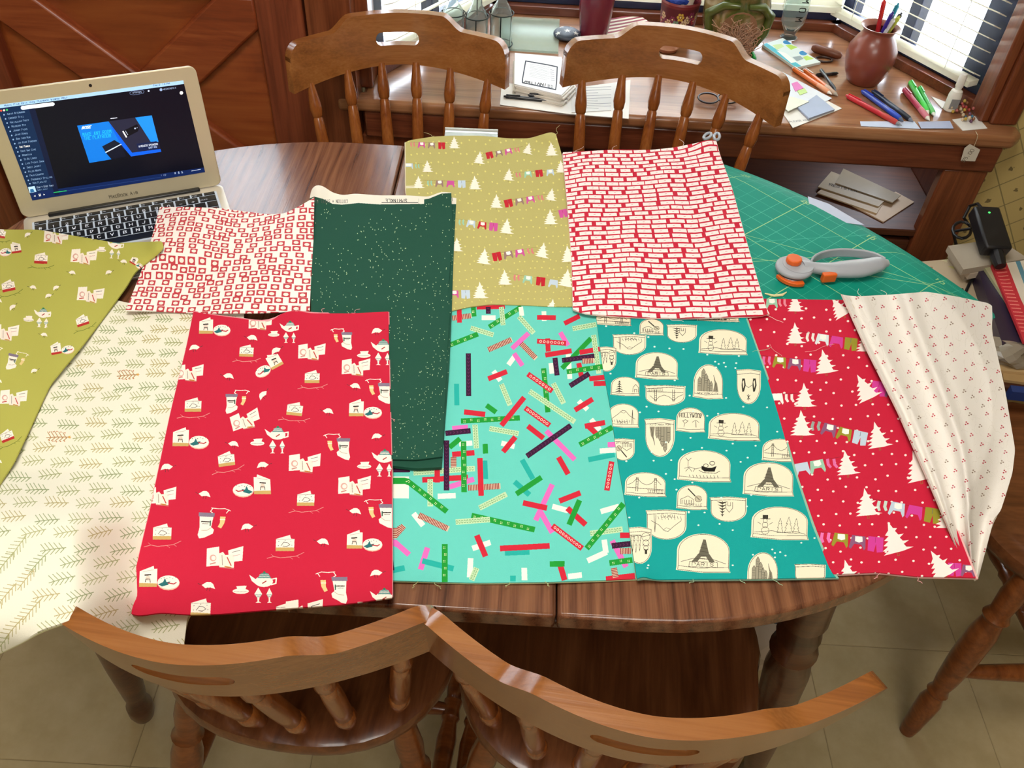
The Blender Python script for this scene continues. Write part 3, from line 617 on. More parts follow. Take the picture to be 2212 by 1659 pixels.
mc_.line([MU(-4.4, 2.12), MU(18.7, 2.12)], lt, 1.5)
for i in range(0, 19, 5):
    mc_.text(str(25-i), MU(i-.35, 1.5)[0], MU(i, 1.35)[1], 26, yl, 5, wr=.6)
mc_.line([MU(17.4, 2.1), MU(3, -9.6)], yl, 2.6); mc_.line([MU(12.2, 2.1), MU(2.4, -15)], yl, 2.6); mc_.line([MU(5, -4.9), MU(17, 1.3)], yl, 2.4); mc_.line([MU(0, -15), MU(10, 2.1)], lt, 1.8)
mm_ = printed('mat_grid', mc_, .6, .2)
mb = MB(); ni, nj = 40, 30; v = []; uv = []
def corner(i, j, r=.9):
    for (ci, cj, si, sj) in ((I0+r, J1-r, -1, 1), (I1-r, J1-r, 1, 1), (I0+r, J0+r, -1, -1), (I1-r, J0+r, 1, -1)):
        if (i-ci)*si > 0 and (j-cj)*sj > 0:
            d = math.hypot(i-ci, j-cj)
            m = max(abs(i-ci), abs(j-cj)); 
            if d > 0: i, j = ci+(i-ci)*m/d, cj+(j-cj)*m/d
    return i, j
for b in range(nj+1):
    for a in range(ni+1):
        i, j = corner(I0+(I1-I0)*a/ni, J1+(J0-J1)*b/nj); p = mpt(i, j); v.append(p); uv.append((MU(i, j)[0]/1536, 1-MU(i, j)[1]/1152))
nv = len(v); v += [(x, y, z-.0012) for x, y, z in v]; uv += uv
f = [(b*(ni+1)+a, b*(ni+1)+a+1, (b+1)*(ni+1)+a+1, (b+1)*(ni+1)+a) for b in range(nj) for a in range(ni)]
f += [tuple(nv+k for k in reversed(q)) for q in f[:]]
bd = [a for a in range(ni+1)]+[b*(ni+1)+ni for b in range(1, nj+1)]+[nj*(ni+1)+a for a in range(ni-1, -1, -1)]+[b*(ni+1) for b in range(nj-1, 0, -1)]
f += [(p, q, q+nv, p+nv) for p, q in zip(bd, bd[1:]+bd[:1])]
tag(mb.add(v, f, 0, uv).build('cutting_mat', mm_, None, smooth=30), 'green gridded cutting mat lying under the orange and grey rotary cutter', 'cutting mat')
# ------------------------------------------------------------------ fabrics
def resample(P, n):
    P = [np.array(p, float) for p in P]; d = [0]
    for a, b in zip(P, P[1:]): d.append(d[-1]+np.linalg.norm(b-a))
    P = np.array(P); d = np.array(d); t = np.linspace(0, d[-1], n)
    q = np.c_[np.interp(t, d, P[:, 0]), np.interp(t, d, P[:, 1])]
    for _ in range(2):
        q[1:-1] = q[1:-1]*.5+(q[:-2]+q[2:])*.25
    return q
def tofr(P):
    d = np.asarray(P, float)-CC; w = d@CF
    return W/2+FPX*(d@CR)/w, H/2-FPX*(d@CU)/w
def coons(top, right, bottom, left, ns, nt_):
    T_, B_ = resample(top, ns), resample(bottom[::-1], ns); L_, R_ = resample(left[::-1], nt_), resample(right, nt_)
    g = np.zeros((nt_, ns, 2))
    for j in range(nt_):
        t = j/(nt_-1)
        for i in range(ns):
            s = i/(ns-1)
            g[j, i] = (1-t)*T_[i]+t*B_[i]+(1-s)*L_[j]+s*R_[j]-((1-s)*(1-t)*T_[0]+s*(1-t)*T_[-1]+(1-s)*t*B_[0]+s*t*B_[-1])
    return g
def sheet_mesh(g, z0, dz, th, cv=None, anchor=False, curl=.0):
    nt_, ns = g.shape[:2]; v = []; uv = []
    for j in range(nt_):
        for i in range(ns):
            px, py = g[j, i]; s, t = i/(ns-1), j/(nt_-1); z = z0+(dz(px, py, s, t) if dz else 0); p = at(px, py, z); v.append(p)
            if cv is not None:
                q = cv.T([tofr((p[0], p[1], z0))])[0] if anchor else cv.T([(px, py)])[0]
                uv.append((min(1, max(0, q[0]/cv.w)), 1-min(1, max(0, q[1]/cv.h))))
            else: uv.append((s+.001, t))
    n = len(v); v += [(p[0], p[1], p[2]-th) for p in v]; uv += uv
    f = [(j*ns+i, j*ns+i+1, (j+1)*ns+i+1, (j+1)*ns+i) for j in range(nt_-1) for i in range(ns-1)]
    f += [tuple(n+k for k in reversed(q)) for q in f[:]]
    bd = list(range(ns))+[j*ns+ns-1 for j in range(1, nt_)]+[(nt_-1)*ns+i for i in range(ns-2, -1, -1)]+[j*ns for j in range(nt_-2, 0, -1)]
    f += [(p, q, q+n, p+n) for p, q in zip(bd, bd[1:]+bd[:1])]
    return MB().add(v, f, 0, uv)
def cloth(name, label, group, top, right, bottom, left, z0, dz, th, cv, quad=None, anchor=False, under=None, ns=60, nt_=80, threads=()):
    if quad is not None: cv.quad(quad)
    m = printed(name+'_print', cv, weave=900)
    t = thing(name, (*at(*np.mean([top[0], right[0], bottom[0], left[0]], 0), z0)[:2], z0-th), label, 'fabric', group)
    # restore plain frame map for uv evaluation
    cv.o = (0, 0); cv.k = 1.
    sheet_mesh(coons(top, right, bottom, left, ns, nt_), z0, dz, th, cv, anchor).build('top_layer', m, t, world=True, smooth=55)
    if under:
        col, shf, uz = under; f = lambda P: [(x+shf[0]+shf[2]*((x-top[0][0])/(right[0][0]-top[0][0]+1e-6)-.5), y+shf[1]) for x, y in P]
        sheet_mesh(coons(f(top), f(right), f(bottom), f(left), 30, 40), z0-th-.0002, (lambda a, b, s, t_: (dz(a, b, s, t_) if dz else 0)), uz, None).build('under_layer', plain(col, .85, spec=.2, bump=.3, scale=500), t, world=True, smooth=55)
    if threads:
        col, pts = threads
        for (x0, y0), (x1, y1) in pts:
            P = [at(x0+(x1-x0)*k/6+3*math.sin(k*1.3+x0), y0+(y1-y0)*k/6+2*math.sin(k*.9), z0+(dz(x0, y0, .5, .5) if dz else 0)+.001*math.sin(k*.5)) for k in range(7)]
            MB().tube(P, .0003, 5).build('loose_thread', plain(col, .8), t, world=True)
    return t
def bump(px, py, x, y, rx, ry, h): return h*math.exp(-((px-x)/rx)**2-((py-y)/ry)**2)
def sm(a): a = min(1, max(0, a)); return a*a*(3-2*a)
# motifs, in local units
CRM, INK = 'F6ECDD', '3A3430'
def mA(c, f, strip):
    c.poly(f([(-75, -42), (-18, -64), (-16, -52), (-3, -52), (-5, 22), (-78, 22)]), CRM); c.poly(f([(-77, 6), (-5, 8), (-5, 22), (-78, 22)]), strip)
    c.line(f([(-62, -40), (-18, -48)]), 'B8A898', 2); c.ell(*f([(-42, -14)])[0], 11, 13, 'E0CDBB'); c.line(f([(-54, -26), (-30, -28)]), INK, 6); c.line(f([(-52, 2), (-50, -10), (-34, -10), (-32, 4)]), INK, 3)
    c.poly(f([(cx, cy) for cx, cy in ell(42, 6, 46, 30, 16)]), 'E9B9A0'); c.poly(f([(cx, cy) for cx, cy in ell(42, 3, 45, 28, 16)]), CRM)
    c.poly(f([(0, 12), (20, 2), (28, -14), (34, 2), (50, 0), (40, 14), (16, 20)]), '2B6F72'); c.line(f([(40, 6), (64, 10), (74, 4)]), 'B8323A', 5)
    for i in range(6): c.ell(*f([(12+i*12, -12-(i % 2)*4)])[0], 2, 2, INK, 6)
def mT(c, f, strip):
    c.poly(f(ell(2, 0, 40, 24, 16)), CRM); c.poly(f([(-30, -8), (-62, -30), (-50, -2), (-30, 14)]), CRM)
    c.line(f([(36, -10), (56, -14), (54, 8), (34, 14)]), CRM, 6); c.poly(f([(-26, -14), (-12, -34), (4, -40), (22, -34), (34, -14)]), '5E8F8C'); c.ell(*f([(4, -40)])[0], 6, 5, '2F7D54')
    for k in (-14, -22, -29): c.line(f([(-26-k*.3, k), (32+k*.3, k)]), CRM, 2.4)
    c.line(f([(-4, 8), (12, -2)]), 'A83A34', 5); c.poly(f(ell(-98, 42, 36, 12, 12)), CRM); c.poly(f([(-118, 20), (-72, 18), (-80, 40), (-110, 40)]), CRM); c.line(f([(-128, 44), (-70, 44)]), 'A8988A', 2)
    for x, s in ((-22, 1), (26, .75)):
        c.poly(f([(x-17*s, 54), (x, 26+8*(1-s)), (x+17*s, 54), (x+5*s, 70), (x+3, 86), (x+13*s, 92), (x-13*s, 92), (x-3, 86), (x-5*s, 70)]), CRM); c.line(f([(x-15*s, 58), (x+15*s, 58)]), '8AA8A4', 3.5); c.line(f([(x-10*s, 66), (x+10*s, 66)]), '8AA8A4', 3)
def mS(c, f, strip):
    c.line(f([(-92, -58), (-70, -66), (-44, -64), (-16, -66)]), CRM, 3.5); c.line(f([(-86, -62), (-76, -48)]), CRM, 4); c.line(f([(-22, -66), (-12, -52), (-22, -46)]), CRM, 4)
    c.poly(f([(-74, -34), (-52, -34), (-52, -8), (-44, 8), (-58, 14), (-70, -8)]), 'E4C98A'); c.line(f([(-72, -22), (-52, -22)]), CRM, 4)
    c.poly(f([(-26, -34), (30, -34), (28, 14), (34, 44), (28, 58), (8, 54), (-26, 36), (-30, 20), (-18, 10)]), CRM); c.poly(f([(-30, -46), (34, -46), (34, -30), (-28, -30)]), '84768A')
    c.line(f([(-10, -10), (22, -10)]), INK, 5); c.line(f([(-6, -2), (18, -2)]), INK, 2); c.line(f([(-20, 12), (-2, 24), (20, 26)]), 'C0A890', 2.5); c.line(f([(-14, -14), (-14, 4)]), '3E5F50', 6)
def mB(c, f, strip):
    c.poly(f([(-26, -2), (-6, -14), (10, -14), (20, -6), (28, 14), (8, 8), (-12, 10)]), CRM); c.line(f([(-2, 8), (-6, 20)]), INK, 2); c.line(f([(8, 8), (6, 22)]), INK, 2); c.line(f([(-26, -2), (-40, -8)]), INK, 2)
def mC(c, f, strip):
    c.poly(f([(-40, -24), (22, -42), (26, -26), (42, -24), (40, 28), (-42, 28)]), CRM); c.poly(f([(-42, 14), (40, 14), (40, 30), (-42, 30)]), strip); c.line(f([(-40, -22), (40, -24)]), '9A8A7C', 2)
    c.line(f([(-18, 6), (-6, -10), (10, -8), (22, 2), (6, 10), (-10, 8)]), INK, 2.2)
    for x, y in ((-28, -12), (26, -14), (30, 4), (-30, 6), (0, -18)): c.ell(*f([(x, y)])[0], 2, 2, INK, 6)
    br = 'D9918A' if strip == 'C9A866' else '6E7A30'
    c.line(f([(-80, 62), (-50, 54), (-20, 60), (20, 56), (50, 52), (84, 36)]), br, 3); c.line(f([(-50, 54), (-62, 44)]), br, 2); c.line(f([(20, 56), (34, 66)]), br, 2); c.line(f([(50, 52), (64, 60)]), br, 2)
def mD(c, f, strip):
    c.poly(f([(-80, -42), (-28, -50), (-26, 30), (-82, 34)]), CRM); c.poly(f([(10, -34), (74, -52), (70, 10), (14, 16)]), CRM); c.poly(f([(-30, -20), (-12, -28), (-2, -14), (36, -18), (34, 40), (-28, 36)]), 'F3E4D4')
    c.ell(*f([(-54, -2)])[0], 17, 17, 'D9A79A'); c.ell(*f([(-52, -2)])[0], 11, 11, CRM); c.line(f([(-66, 24), (-44, 18)]), 'C0392F' if strip != 'C9A866' else 'C98A80', 6); c.line(f([(6, -4), (22, 30)]), 'C0483E', 5); c.line(f([(-16, -14), (-14, 28)]), '8A7A6C', 2.5); c.line(f([(-4, 34), (22, 38)]), 'C08A3E', 5); c.line(f([(26, -26), (60, -34)]), INK, 2); c.line(f([(30, -10), (60, -16)]), 'C88A8A', 2); c.line(f([(-26, 38), (34, 44)]), 'B89A84', 2)
MOT = dict(A=mA, T=mT, S=mS, B=mB, C=mC, D=mD)
def stamp(c, L_, strip, k=1.):
    for it in L_:
        kd, x, y = it[:3]; s = it[3] if len(it) > 3 else 1.; rot = it[4] if len(it) > 4 else 0; fx = it[5] if len(it) > 5 else 1
        MOT[kd](c, c.loc(x, y, s*k, rot, fx), strip)
# (name key) red cloth with cards, teapots and stockings
c = Canvas(1150, 1750, 'C81F3C').quad([(414, 668), (846, 668), (852, 1296), (262, 1336)]).crop(260, 640, .4339)
stamp(c, [('A', 465, 165, .95), ('A', 742, 352, .9, -28, -1), ('A', 1215, 575), ('A', 345, 722, 1.1), ('A', 660, 960, 1.15, 0, -1), ('A', 1210, 1232, 1.08), ('A', 188, 1420, 1.22),
 ('T', 842, 158, .8), ('T', 780, 690), ('T', 712, 1420, 1.15), ('T', 1305, 255, .95), ('T', 1312, 805), ('T', 1310, 1500, 1.1),
 ('S', 1125, 218, .85), ('S', 1108, 755, 1.05), ('S', 1088, 1455, 1.25), ('S', 556, 530, .95, 0, -1), ('S', 430, 1135, 1.25, 3, -1), ('S', 1312, 478), ('S', 1320, 1088, 1.15),
 ('B', 655, 207), ('B', 370, 255, 1, 0, -1), ('B', 537, 397), ('B', 775, 270, 1, -20, -1), ('B', 1278, 172, 1, 0, -1), ('B', 1168, 447), ('B', 710, 490, 1, -40, -1), ('B', 1033, 572), ('B', 562, 735), ('B', 232, 850, 1.15, 0, -1), ('B', 418, 985, 1.1), ('B', 710, 840, 1.1, 0, -1), ('B', 1278, 697, 1, 0, -1), ('B', 1168, 1070, 1.1), ('B', 632, 1148, 1.15, 0, -1), ('B', 1007, 1222, 1.15), ('B', 437, 1440, 1.25), ('B', 1275, 1378, 1.15, 0, -1),
 ('C', 628, 275, .85, 2), ('C', 955, 405, .9), ('C', 362, 545), ('C', 868, 565, .95, 6), ('C', 528, 815, 1, -8), ('C', 208, 1178, 1.12), ('C', 923, 1012, 1.05), ('C', 820, 1235, 1.12), ('C', 400, 1555, 1.2), ('C', 820, 1570, 1.1),
 ('D', 957, 280, .88), ('D', 1177, 357, .92), ('D', 348, 385, .9), ('D', 628, 620, .95, -16), ('D', 922, 835, 1.02), ('D', 1170, 948, 1.05), ('D', 205, 1000), ('D', 525, 1305, 1.18), ('D', 700, 135, .75), ('D', 920, 1570, 1.2)], 'C9A866')
def dz_red(px, py, s, t):
    return .0012*math.sin(px*.011+py*.004)+bump(px, py, 600, 690, 60, 60, .004)*0+bump(px, py, 560, 720, 90, 120, -.002)+bump(px, py, 300, 1310, 60, 30, .004)-.10*max(0, .462-at(px, py, .76)[1])*1.4+bump(px, py, 640, 675, 60, 40, .005)
cloth('red_card_cloth', 'red folded cloth printed with cards, teapots and stockings, front left', 'folded Christmas fabrics on the table',
 [(418, 673), (464, 681), (520, 688), (564, 695), (590, 692), (607, 677), (637, 670), (672, 677), (759, 677), (839, 673)], [(839, 673), (841, 814), (846, 1009), (847, 1291)],
 [(847, 1291), (737, 1306), (607, 1315), (477, 1326), (412, 1328), (347, 1323), (303, 1330), (282, 1328), (272, 1317)], [(272, 1317), (325, 1096), (368, 892), (403, 748), (418, 673)], .765, dz_red, .0022, c, under=('E2939A', (1, -2, 2), .002), threads=('E8A8A8', [((640, 672), (650, 662)), ((690, 676), (700, 668)), ((760, 676), (775, 669)), ((846, 900), (854, 912))]))
# lime cloth, same motifs
c = Canvas(1500, 1300, 'B4B154').quad([(-210, 470), (370, 500), (-20, 1130), (-420, 1090)]).crop(0, 400, .3616)
stamp(c, [('A', 65, 392, .8, -8, -1), ('A', 370, 985, .85, -10), ('A', 815, 470, .55, 30), ('T', 690, 360, .85, 5), ('T', 255, 772, .85, 5), ('T', 255, 770, .85), ('S', 75, 1052, .95, 12, -1),
 ('B', 165, 295, .8, -20, -1), ('B', 430, 522, .8), ('B', 196, 610, .8), ('B', 290, 660, .8, -10, -1), ('B', 738, 456, .8), ('B', 650, 520, .8, -10, -1), ('B', 335, 612, .8, -20, -1), ('B', 262, 893, .8), ('B', 205, 1108, .8, -10, -1), ('B', 75, 728, .9, -30, -1), ('B', 560, 318, .5, 0, -1),
 ('D', 340, 312, .95, 3), ('D', 505, 432, 1., 5), ('D', 545, 660, 1.02, 6), ('D', 35, 885, 1.05, 3), ('D', 85, 1275, 1.05, 3), ('C', 245, 440, .95, 3), ('C', 50, 605, .95, -12), ('C', 492, 812, .9, -18), ('C', 42, 1500, .95, -22), ('D', -60, 285, 1.), ('C', 0, 290, .8, 10)], 'B7302C')
rs = random.Random(77)
for i in range(7):
    for j in range(9):
        x_, y_ = -130-j*130+(i % 2)*60, 330+i*240
        stamp(c, [(rs.choice('ADCTBBS'), x_+rs.uniform(-20, 20), y_+rs.uniform(-30, 30), .95, rs.uniform(-10, 10), rs.choice((1, -1)))], 'B7302C'); stamp(c, [('B', x_+60, y_+120, .8)], 'B7302C')
def dz_lime(px, py, s, t):
    z = bump(px, py, 190, 520, 150, 40, .017)+bump(px, py, 345, 528, 28, 30, .022)+.0012*math.sin(px*.03-py*.012)+bump(px, py, 300, 560, 60, 35, .012)
    p = at(px, py, .76); d = math.hypot(max(0, abs(p[0]-TCX)-XS)/TA, (p[1]-TCY)/TB)
    return z-.4*max(0, d-1.02)*.5+.092*sm((py-1000)/150)*sm((330-px)/190)
cloth('lime_card_cloth', 'lime green cloth printed with cards and teapots, laid over the laptop corner', 'folded Christmas fabrics on the table',
 [(-130, 484), (-60, 486), (0, 496), (83, 496), (253, 525), (348, 521)], [(348, 521), (358, 530), (340, 548), (292, 586), (274, 618), (181, 742), (108, 830), (65, 924), (29, 1000), (-30, 1090)],
 [(-30, 1090), (-100, 1095), (-250, 1070)], [(-250, 1070), (-210, 800), (-130, 484)], .764, dz_lime, .002, c, under=('8E8E36', (-2, 2, 0), .0012), nt_=90)
# cream sprigs
c = Canvas(1500, 1900, 'ECE8D4').quad([(190, 600), (560, 640), (470, 1400), (-330, 1460)]).crop(0, 400, .3616)
rs = random.Random(3)
def sprig(c, x, y, k, rot, col, brown=False):
    f = c.loc(x, y, k, rot); c.line(f([(-56, 8), (0, 2), (58, 0)]), col, 5)
    for i in range(5):
        bx_ = -34+i*20; l = 30-abs(i-2)*3
        c.line(f([(bx_, 4), (bx_-l*.75, -l*.95)]), col, 4.6); c.line(f([(bx_+4, 4), (bx_+4-l*.75, l*.85)]), col, 4.6)
        if brown: 
            for sy in (-1, 1): p = f([(bx_-l*.3, sy*l*.9)])[0]; c.ell(*p, 4, 4, 'C07A4A', 7)
    if brown: p = f([(64, 0)])[0]; c.poly([(p[0]+(12 if i % 2 == 0 else 5)*math.cos(i*math.pi/5), p[1]+(12 if i % 2 == 0 else 5)*math.sin(i*math.pi/5)) for i in range(10)], 'D6A04A')
yy = 560; row = 0
while yy < 2780:
    k = .9+.46*(yy-700)/1500; off = (row % 2)*75*k; xx = -700+off
    while xx < 1450:
        jx, jy = rs.uniform(-14, 14), rs.uniform(-12, 12)
        br = (abs(xx+jx-700) < 75 and abs(yy+jy-1145) < 45) or (abs(xx+jx-345) < 75 and abs(yy+jy-1500) < 48) or (abs(xx+jx-640) < 70 and abs(yy+jy-1880) < 40)
        rot = rs.uniform(-6, 4) if yy < 2050 else rs.uniform(-14, -4)
        if yy > 2150 and xx < 250: rot -= 40
        sprig(c, xx+jx, yy+jy, k, rot, 'B48C5E' if br else rs.choice(['A6AA78', 'B0B282', '9AA476', 'B8AC78']), br)
        xx += 150*k
    yy += 68*k; row += 1
def dz_cream(px, py, s, t):
    a = sm((py-1000)/150)*sm((330-px)/190); z = .0895*a+.0012*math.sin(px*.02+py*.017)+.0012*math.sin(py*.03)
    z -= bump(px, py, 0, 1450, 90, 60, .05)
    p = at(px, py, .757); z -= .5*max(0, .45-p[1])*(1-a)
    return z
cloth('cream_sprig_cloth', 'cream cloth with green fir sprigs, hanging off the table onto the near chair', 'folded Christmas fabrics on the table',
 [(215, 640), (280, 655), (527, 672)], [(527, 672), (520, 1000), (470, 1250), (405, 1329), (397, 1394)], [(397, 1394), (300, 1394), (268, 1372), (235, 1350), (200, 1341), (160, 1336), (125, 1349), (90, 1360), (50, 1384), (0, 1408), (-80, 1440)], [(-80, 1440), (-120, 1200), (-60, 900), (215, 640)], .7575, dz_cream, .002, c, under=('CFCB9C', (-1, 2, 0), .0025), ns=70, nt_=110)
# red squares with ovals
c = Canvas(1500, 1300, 'F7EEE6'); c.quad([(335, 440), (690, 410), (680, 690), (250, 690)]).flat()
rs = random.Random(11); y = 6
row = 0
while y < 1300:
    x = -30+rs.uniform(0, 40)+(row % 2)*30
    while x < 1500:
        w_, h_ = 60, 47; yy = y+rs.uniform(-9, 9)
        c.poly([(x, yy), (x+w_, yy), (x+w_, yy+h_), (x, yy+h_)], 'C0424A'); c.ell(x+w_/2, yy+h_/2, 19, 14, 'F4E8DC', 14)
        x += w_+rs.choice([12, 20, 28, 40, 56])
    y += 59; row += 1
c.quad([(335, 440), (690, 410), (680, 690), (250, 690)])
def dz_dots(px, py, s, t):
    a = sm((560-px)/150)*sm((600-py)/60)
    return .015*a+.004*math.sin((px-300)*.022+.6)*sm((py-440)/60)*0+.0035*(1+math.sin(s*9.5+t*2.))*(1-.4*t)+.0035*math.exp(-((t-.62)/.05)**2)*(1-s)+bump(px, py, 680, 430, 60, 60, .012)
cloth('square_print_cloth', 'white pinked-edge cloth of red squares with oval holes, partly over the laptop keys', 'folded Christmas fabrics on the table',
 [(345, 447), (400, 447), (470, 449), (524, 456), (578, 463), (615, 461), (651, 443), (679, 426)], [(679, 426), (677, 520), (672, 600), (669, 671)], [(669, 671), (560, 676), (434, 677), (340, 672), (271, 671)], [(271, 671), (295, 612), (315, 560), (330, 505), (345, 447)], .7625, dz_dots, .0012, c, anchor=True)
# dark green with white specks
c = Canvas(1100, 1900, '1F4F3E').quad([(655, 392), (990, 392), (965, 1020), (690, 1020)])
rs = random.Random(5); c.flat()
for i in range(900):
    if i % 3 == 0: gx, gy = rs.uniform(0, 1100), rs.uniform(0, 1900)
    x, y = (rs.gauss(gx, 42), rs.gauss(gy, 42)) if rs.random() < .75 else (rs.uniform(0, 1100), rs.uniform(0, 1900))
    c.ell(x, y, 3.1, 3.1, 'C6D6A8', 6)
c.quad([(655, 392), (990, 392), (965, 1020), (690, 1020)]).crop(640, 380, .2984)
c.poly([(80, 0), (960, 0), (925, 165), (925, 202), (760, 204), (600, 206), (450, 196), (330, 208), (262, 202), (190, 165), (130, 150), (90, 165)], 'EFE9DA'); c.poly([(900, 0), (1150, 0), (1150, 122), (1050, 128), (960, 165), (924, 170)], 'EFE9DA')
c.text('sprinkle', 800, 168, 30, '3A3A38', 4, rot=180, wr=.55); c.line([(620, 192), (880, 192)], '4A4A46', 6); c.line([(886, 165), (886, 202)], '8A8A80', 2)
c.text('COTTON + STEEL BASICS', 372, 172, 24, '55554E', 3, rot=180, wr=.38)
def dz_green(px, py, s, t):
    return .001*math.sin(py*.05+px*.01)+.0015*math.exp(-((py-660+(px-670)*.02)/14)**2)*sm((px-650)/100)+bump(px, py, 686, 405, 22, 30, .014)+bump(px, py, 970, 418, 40, 30, .006)+bump(px, py, 740, 425, 30, 25, -.001)
gt = cloth('green_speckled_cloth', 'dark green folded cloth with tiny white specks and a cream lettered selvage', 'folded Christmas fabrics on the table',
 [(669, 428), (673, 407), (685, 398), (700, 403), (718, 416), (741, 422), (765, 418), (819, 422), (879, 422), (926, 425), (953, 414), (975, 416)], [(975, 416), (977, 500), (969, 619), (971, 678), (964, 800), (956, 986)], [(956, 986), (900, 993), (848, 992), (700, 985)], [(700, 985), (672, 680), (671, 600), (669, 428)], .7625, dz_green, .0018, c)
c2_ = Canvas(400, 1500, '1F4F3E').quad([(930, 400), (1000, 400), (975, 1030), (930, 1030)]); c2_.poly([(920, 390), (1000, 390), (1000, 441), (920, 441)], 'EFE9DA'); c2_.text('ON', 976, 425, 9, '55554E', 1, rot=170)
for i in range(120): c2_.ell(rs.uniform(960, 990), rs.uniform(440, 1000), .7, .7, 'C6D6A8', 6)
sheet_mesh(coons([(760, 432), (900, 430), (960, 424), (986, 428)], [(986, 428), (981, 520), (976, 666), (970, 800), (954, 1009)], [(954, 1009), (900, 1012), (848, 1006), (760, 1000)], [(760, 1000), (760, 432)], 30, 50), .7604, None, .0045, c2_).build('under_layer', printed('green_under', c2_, weave=900), gt, world=True, smooth=55)
# trees and washing lines
def tree(c, x, y, k, rot=0, fx=1, col='F8F1E0'):
    f = c.loc(x, y, k, rot, fx)
    c.poly(f([(-4, -62), (8, -34), (22, -30), (12, -22), (20, -6), (40, -4), (22, 6), (30, 20), (52, 24), (30, 32), (36, 44), (62, 52), (20, 56), (-52, 54), (-30, 42), (-52, 38), (-28, 26), (-44, 20), (-22, 8), (-36, 2), (-16, -10), (-28, -16), (-12, -30)]), col)
    c.line(f([(-2, 56), (-4, 68), (4, 68), (4, 56)]), '8A7A3A', 2)
def sock(c, x, y, k, rot, col):
    f = c.loc(x, y, k, rot); c.poly(f([(-7, -22), (7, -22), (6, 2), (14, 18), (4, 24), (-8, 6)]), col)
def shirt(c, x, y, k, rot, col, wh=True):
    f = c.loc(x, y, k, rot); c.poly(f([(-30, -28), (30, -28), (36, 24), (30, 34), (16, 10), (-16, 10), (-28, 34), (-38, 28)]), col)
    if wh: c.poly(f([(-16, -24), (16, -26), (20, -4), (4, 2), (-14, -2)]), 'FBF6EC')
def pants(c, x, y, k, rot, col):
    f = c.loc(x, y, k, rot); c.poly(f([(-36, -32), (32, -34), (36, 30), (10, 36), (2, -2), (-4, 34), (-32, 32)]), col); c.line(f([(-4, -30), (-2, -8)]), 'A03050' if col[0] == 'D' else '5A6A80', 2)
def linerow(c, x0, y0, x1, y1, items, k, lc):
    c.line([(x0-18, y0-26*k), ((x0+x1)/2, (y0+y1)/2-24*k), (x1+18, y1-26*k)], lc, 1.6)
    n = len(items); rot = math.degrees(math.atan2(y1-y0, x1-x0)); ws = [1. if i[0] != 'k' else .8 for i in items]; tot = sum(ws); a = 0
    for it, w_ in zip(items, ws):
        t = (a+w_/2)/tot; a += w_; x, y = x0+(x1-x0)*t, y0+(y1-y0)*t
        if it[0] == 'k':
            for dx in (-14, 16): sock(c, x+dx*k, y, k, rot, it[1])
        elif it[0] == 's': shirt(c, x, y, k, rot, it[1], len(it) < 3)
        else: pants(c, x, y, k, rot, it[1])
c = Canvas(1400, 1600, 'BBB26E').quad([(865, 280), (1215, 275), (1245, 680), (965, 690)]); c.flat(); rs = random.Random(2)
for i in range(22):
    for j in range(22): c.ell(30+i*64+rs.uniform(-16, 16)+(j % 2)*30, 20+j*74+rs.uniform(-16, 16), 8, 7, 'DCD47C', 8)
c.quad([(865, 280), (1215, 275), (1245, 680), (965, 690)]).crop(860, 260, .2532)
PK, RD, BR_C, BLU, MT, SK = 'D0559E', 'C3202F', '9A7A72', 'C3D3E2', '9CCBB0', 'D98080'
for x0, y0, x1, y1, it, k in ((88, 205, 415, 218, [('k', SK), ('s', PK), ('s', BR_C), ('p', RD)], .85), (740, 305, 1045, 245, [('p', RD), ('s', BR_C), ('s', PK), ('k', SK)], .85), (985, 470, 1345, 440, [('k', SK), ('s', MT), ('p', RD), ('s', BLU)], .9), (230, 535, 590, 545, [('k', MT), ('s', BR_C), ('s', PK, 0), ('p', BLU)], .95), (65, 388, 190, 392, [('s', BLU), ('k', MT)], .8),
 (895, 715, 1250, 655, [('p', RD), ('s', BR_C), ('s', PK), ('k', SK)], 1.), (500, 865, 860, 915, [('k', MT), ('s', BLU), ('s', RD), ('p', PK)], 1.05), (1345, 805, 1600, 760, [('p', PK), ('s', BR_C)], 1.05), (795, 1170, 1165, 1110, [('p', RD), ('s', BR_C), ('s', PK), ('k', SK)], 1.1), (965, 1335, 1380, 1400, [('k', SK), ('s', MT), ('p', RD), ('s', BLU, 0)], 1.12), (430, 1480, 625, 1485, [('s', PK), ('p', BLU)], 1.1)):
    linerow(c, x0, y0, x1, y1, it, k, '7A6A30')
for x, y, k, r_ in ((480, 190, .88, 0), (695, 318, .9, 8), (1110, 240, .8, 14), (1308, 245, 1, -2), (250, 392, .85, 0), (945, 462, .88, 6), (1390, 395, .9, 0), (175, 528, .9, 0), (655, 533, 1, 0), (840, 690, 1, 2), (1308, 632, .9, 10), (1300, 825, 1.1, 0), (500, 1060, 1, 4), (928, 903, 1.1, 6), (735, 1160, 1.15, 8), (1235, 1108, 1.1, 12), (1450, 1140, 1.2, -4), (910, 1340, 1.1, 0), (1440, 1345, 1.3, 10), (700, 1450, 1.2, 0), (1310, 1590, 1.1, 14)): tree(c, x, y, k, r_)
def dz_ot(px, py, s, t): return .0015*(1+math.sin(px*.02+1))*(1-t)+bump(px, py, 1190, 288, 40, 25, .012)+.0006*math.sin(py*.04+px*.01)
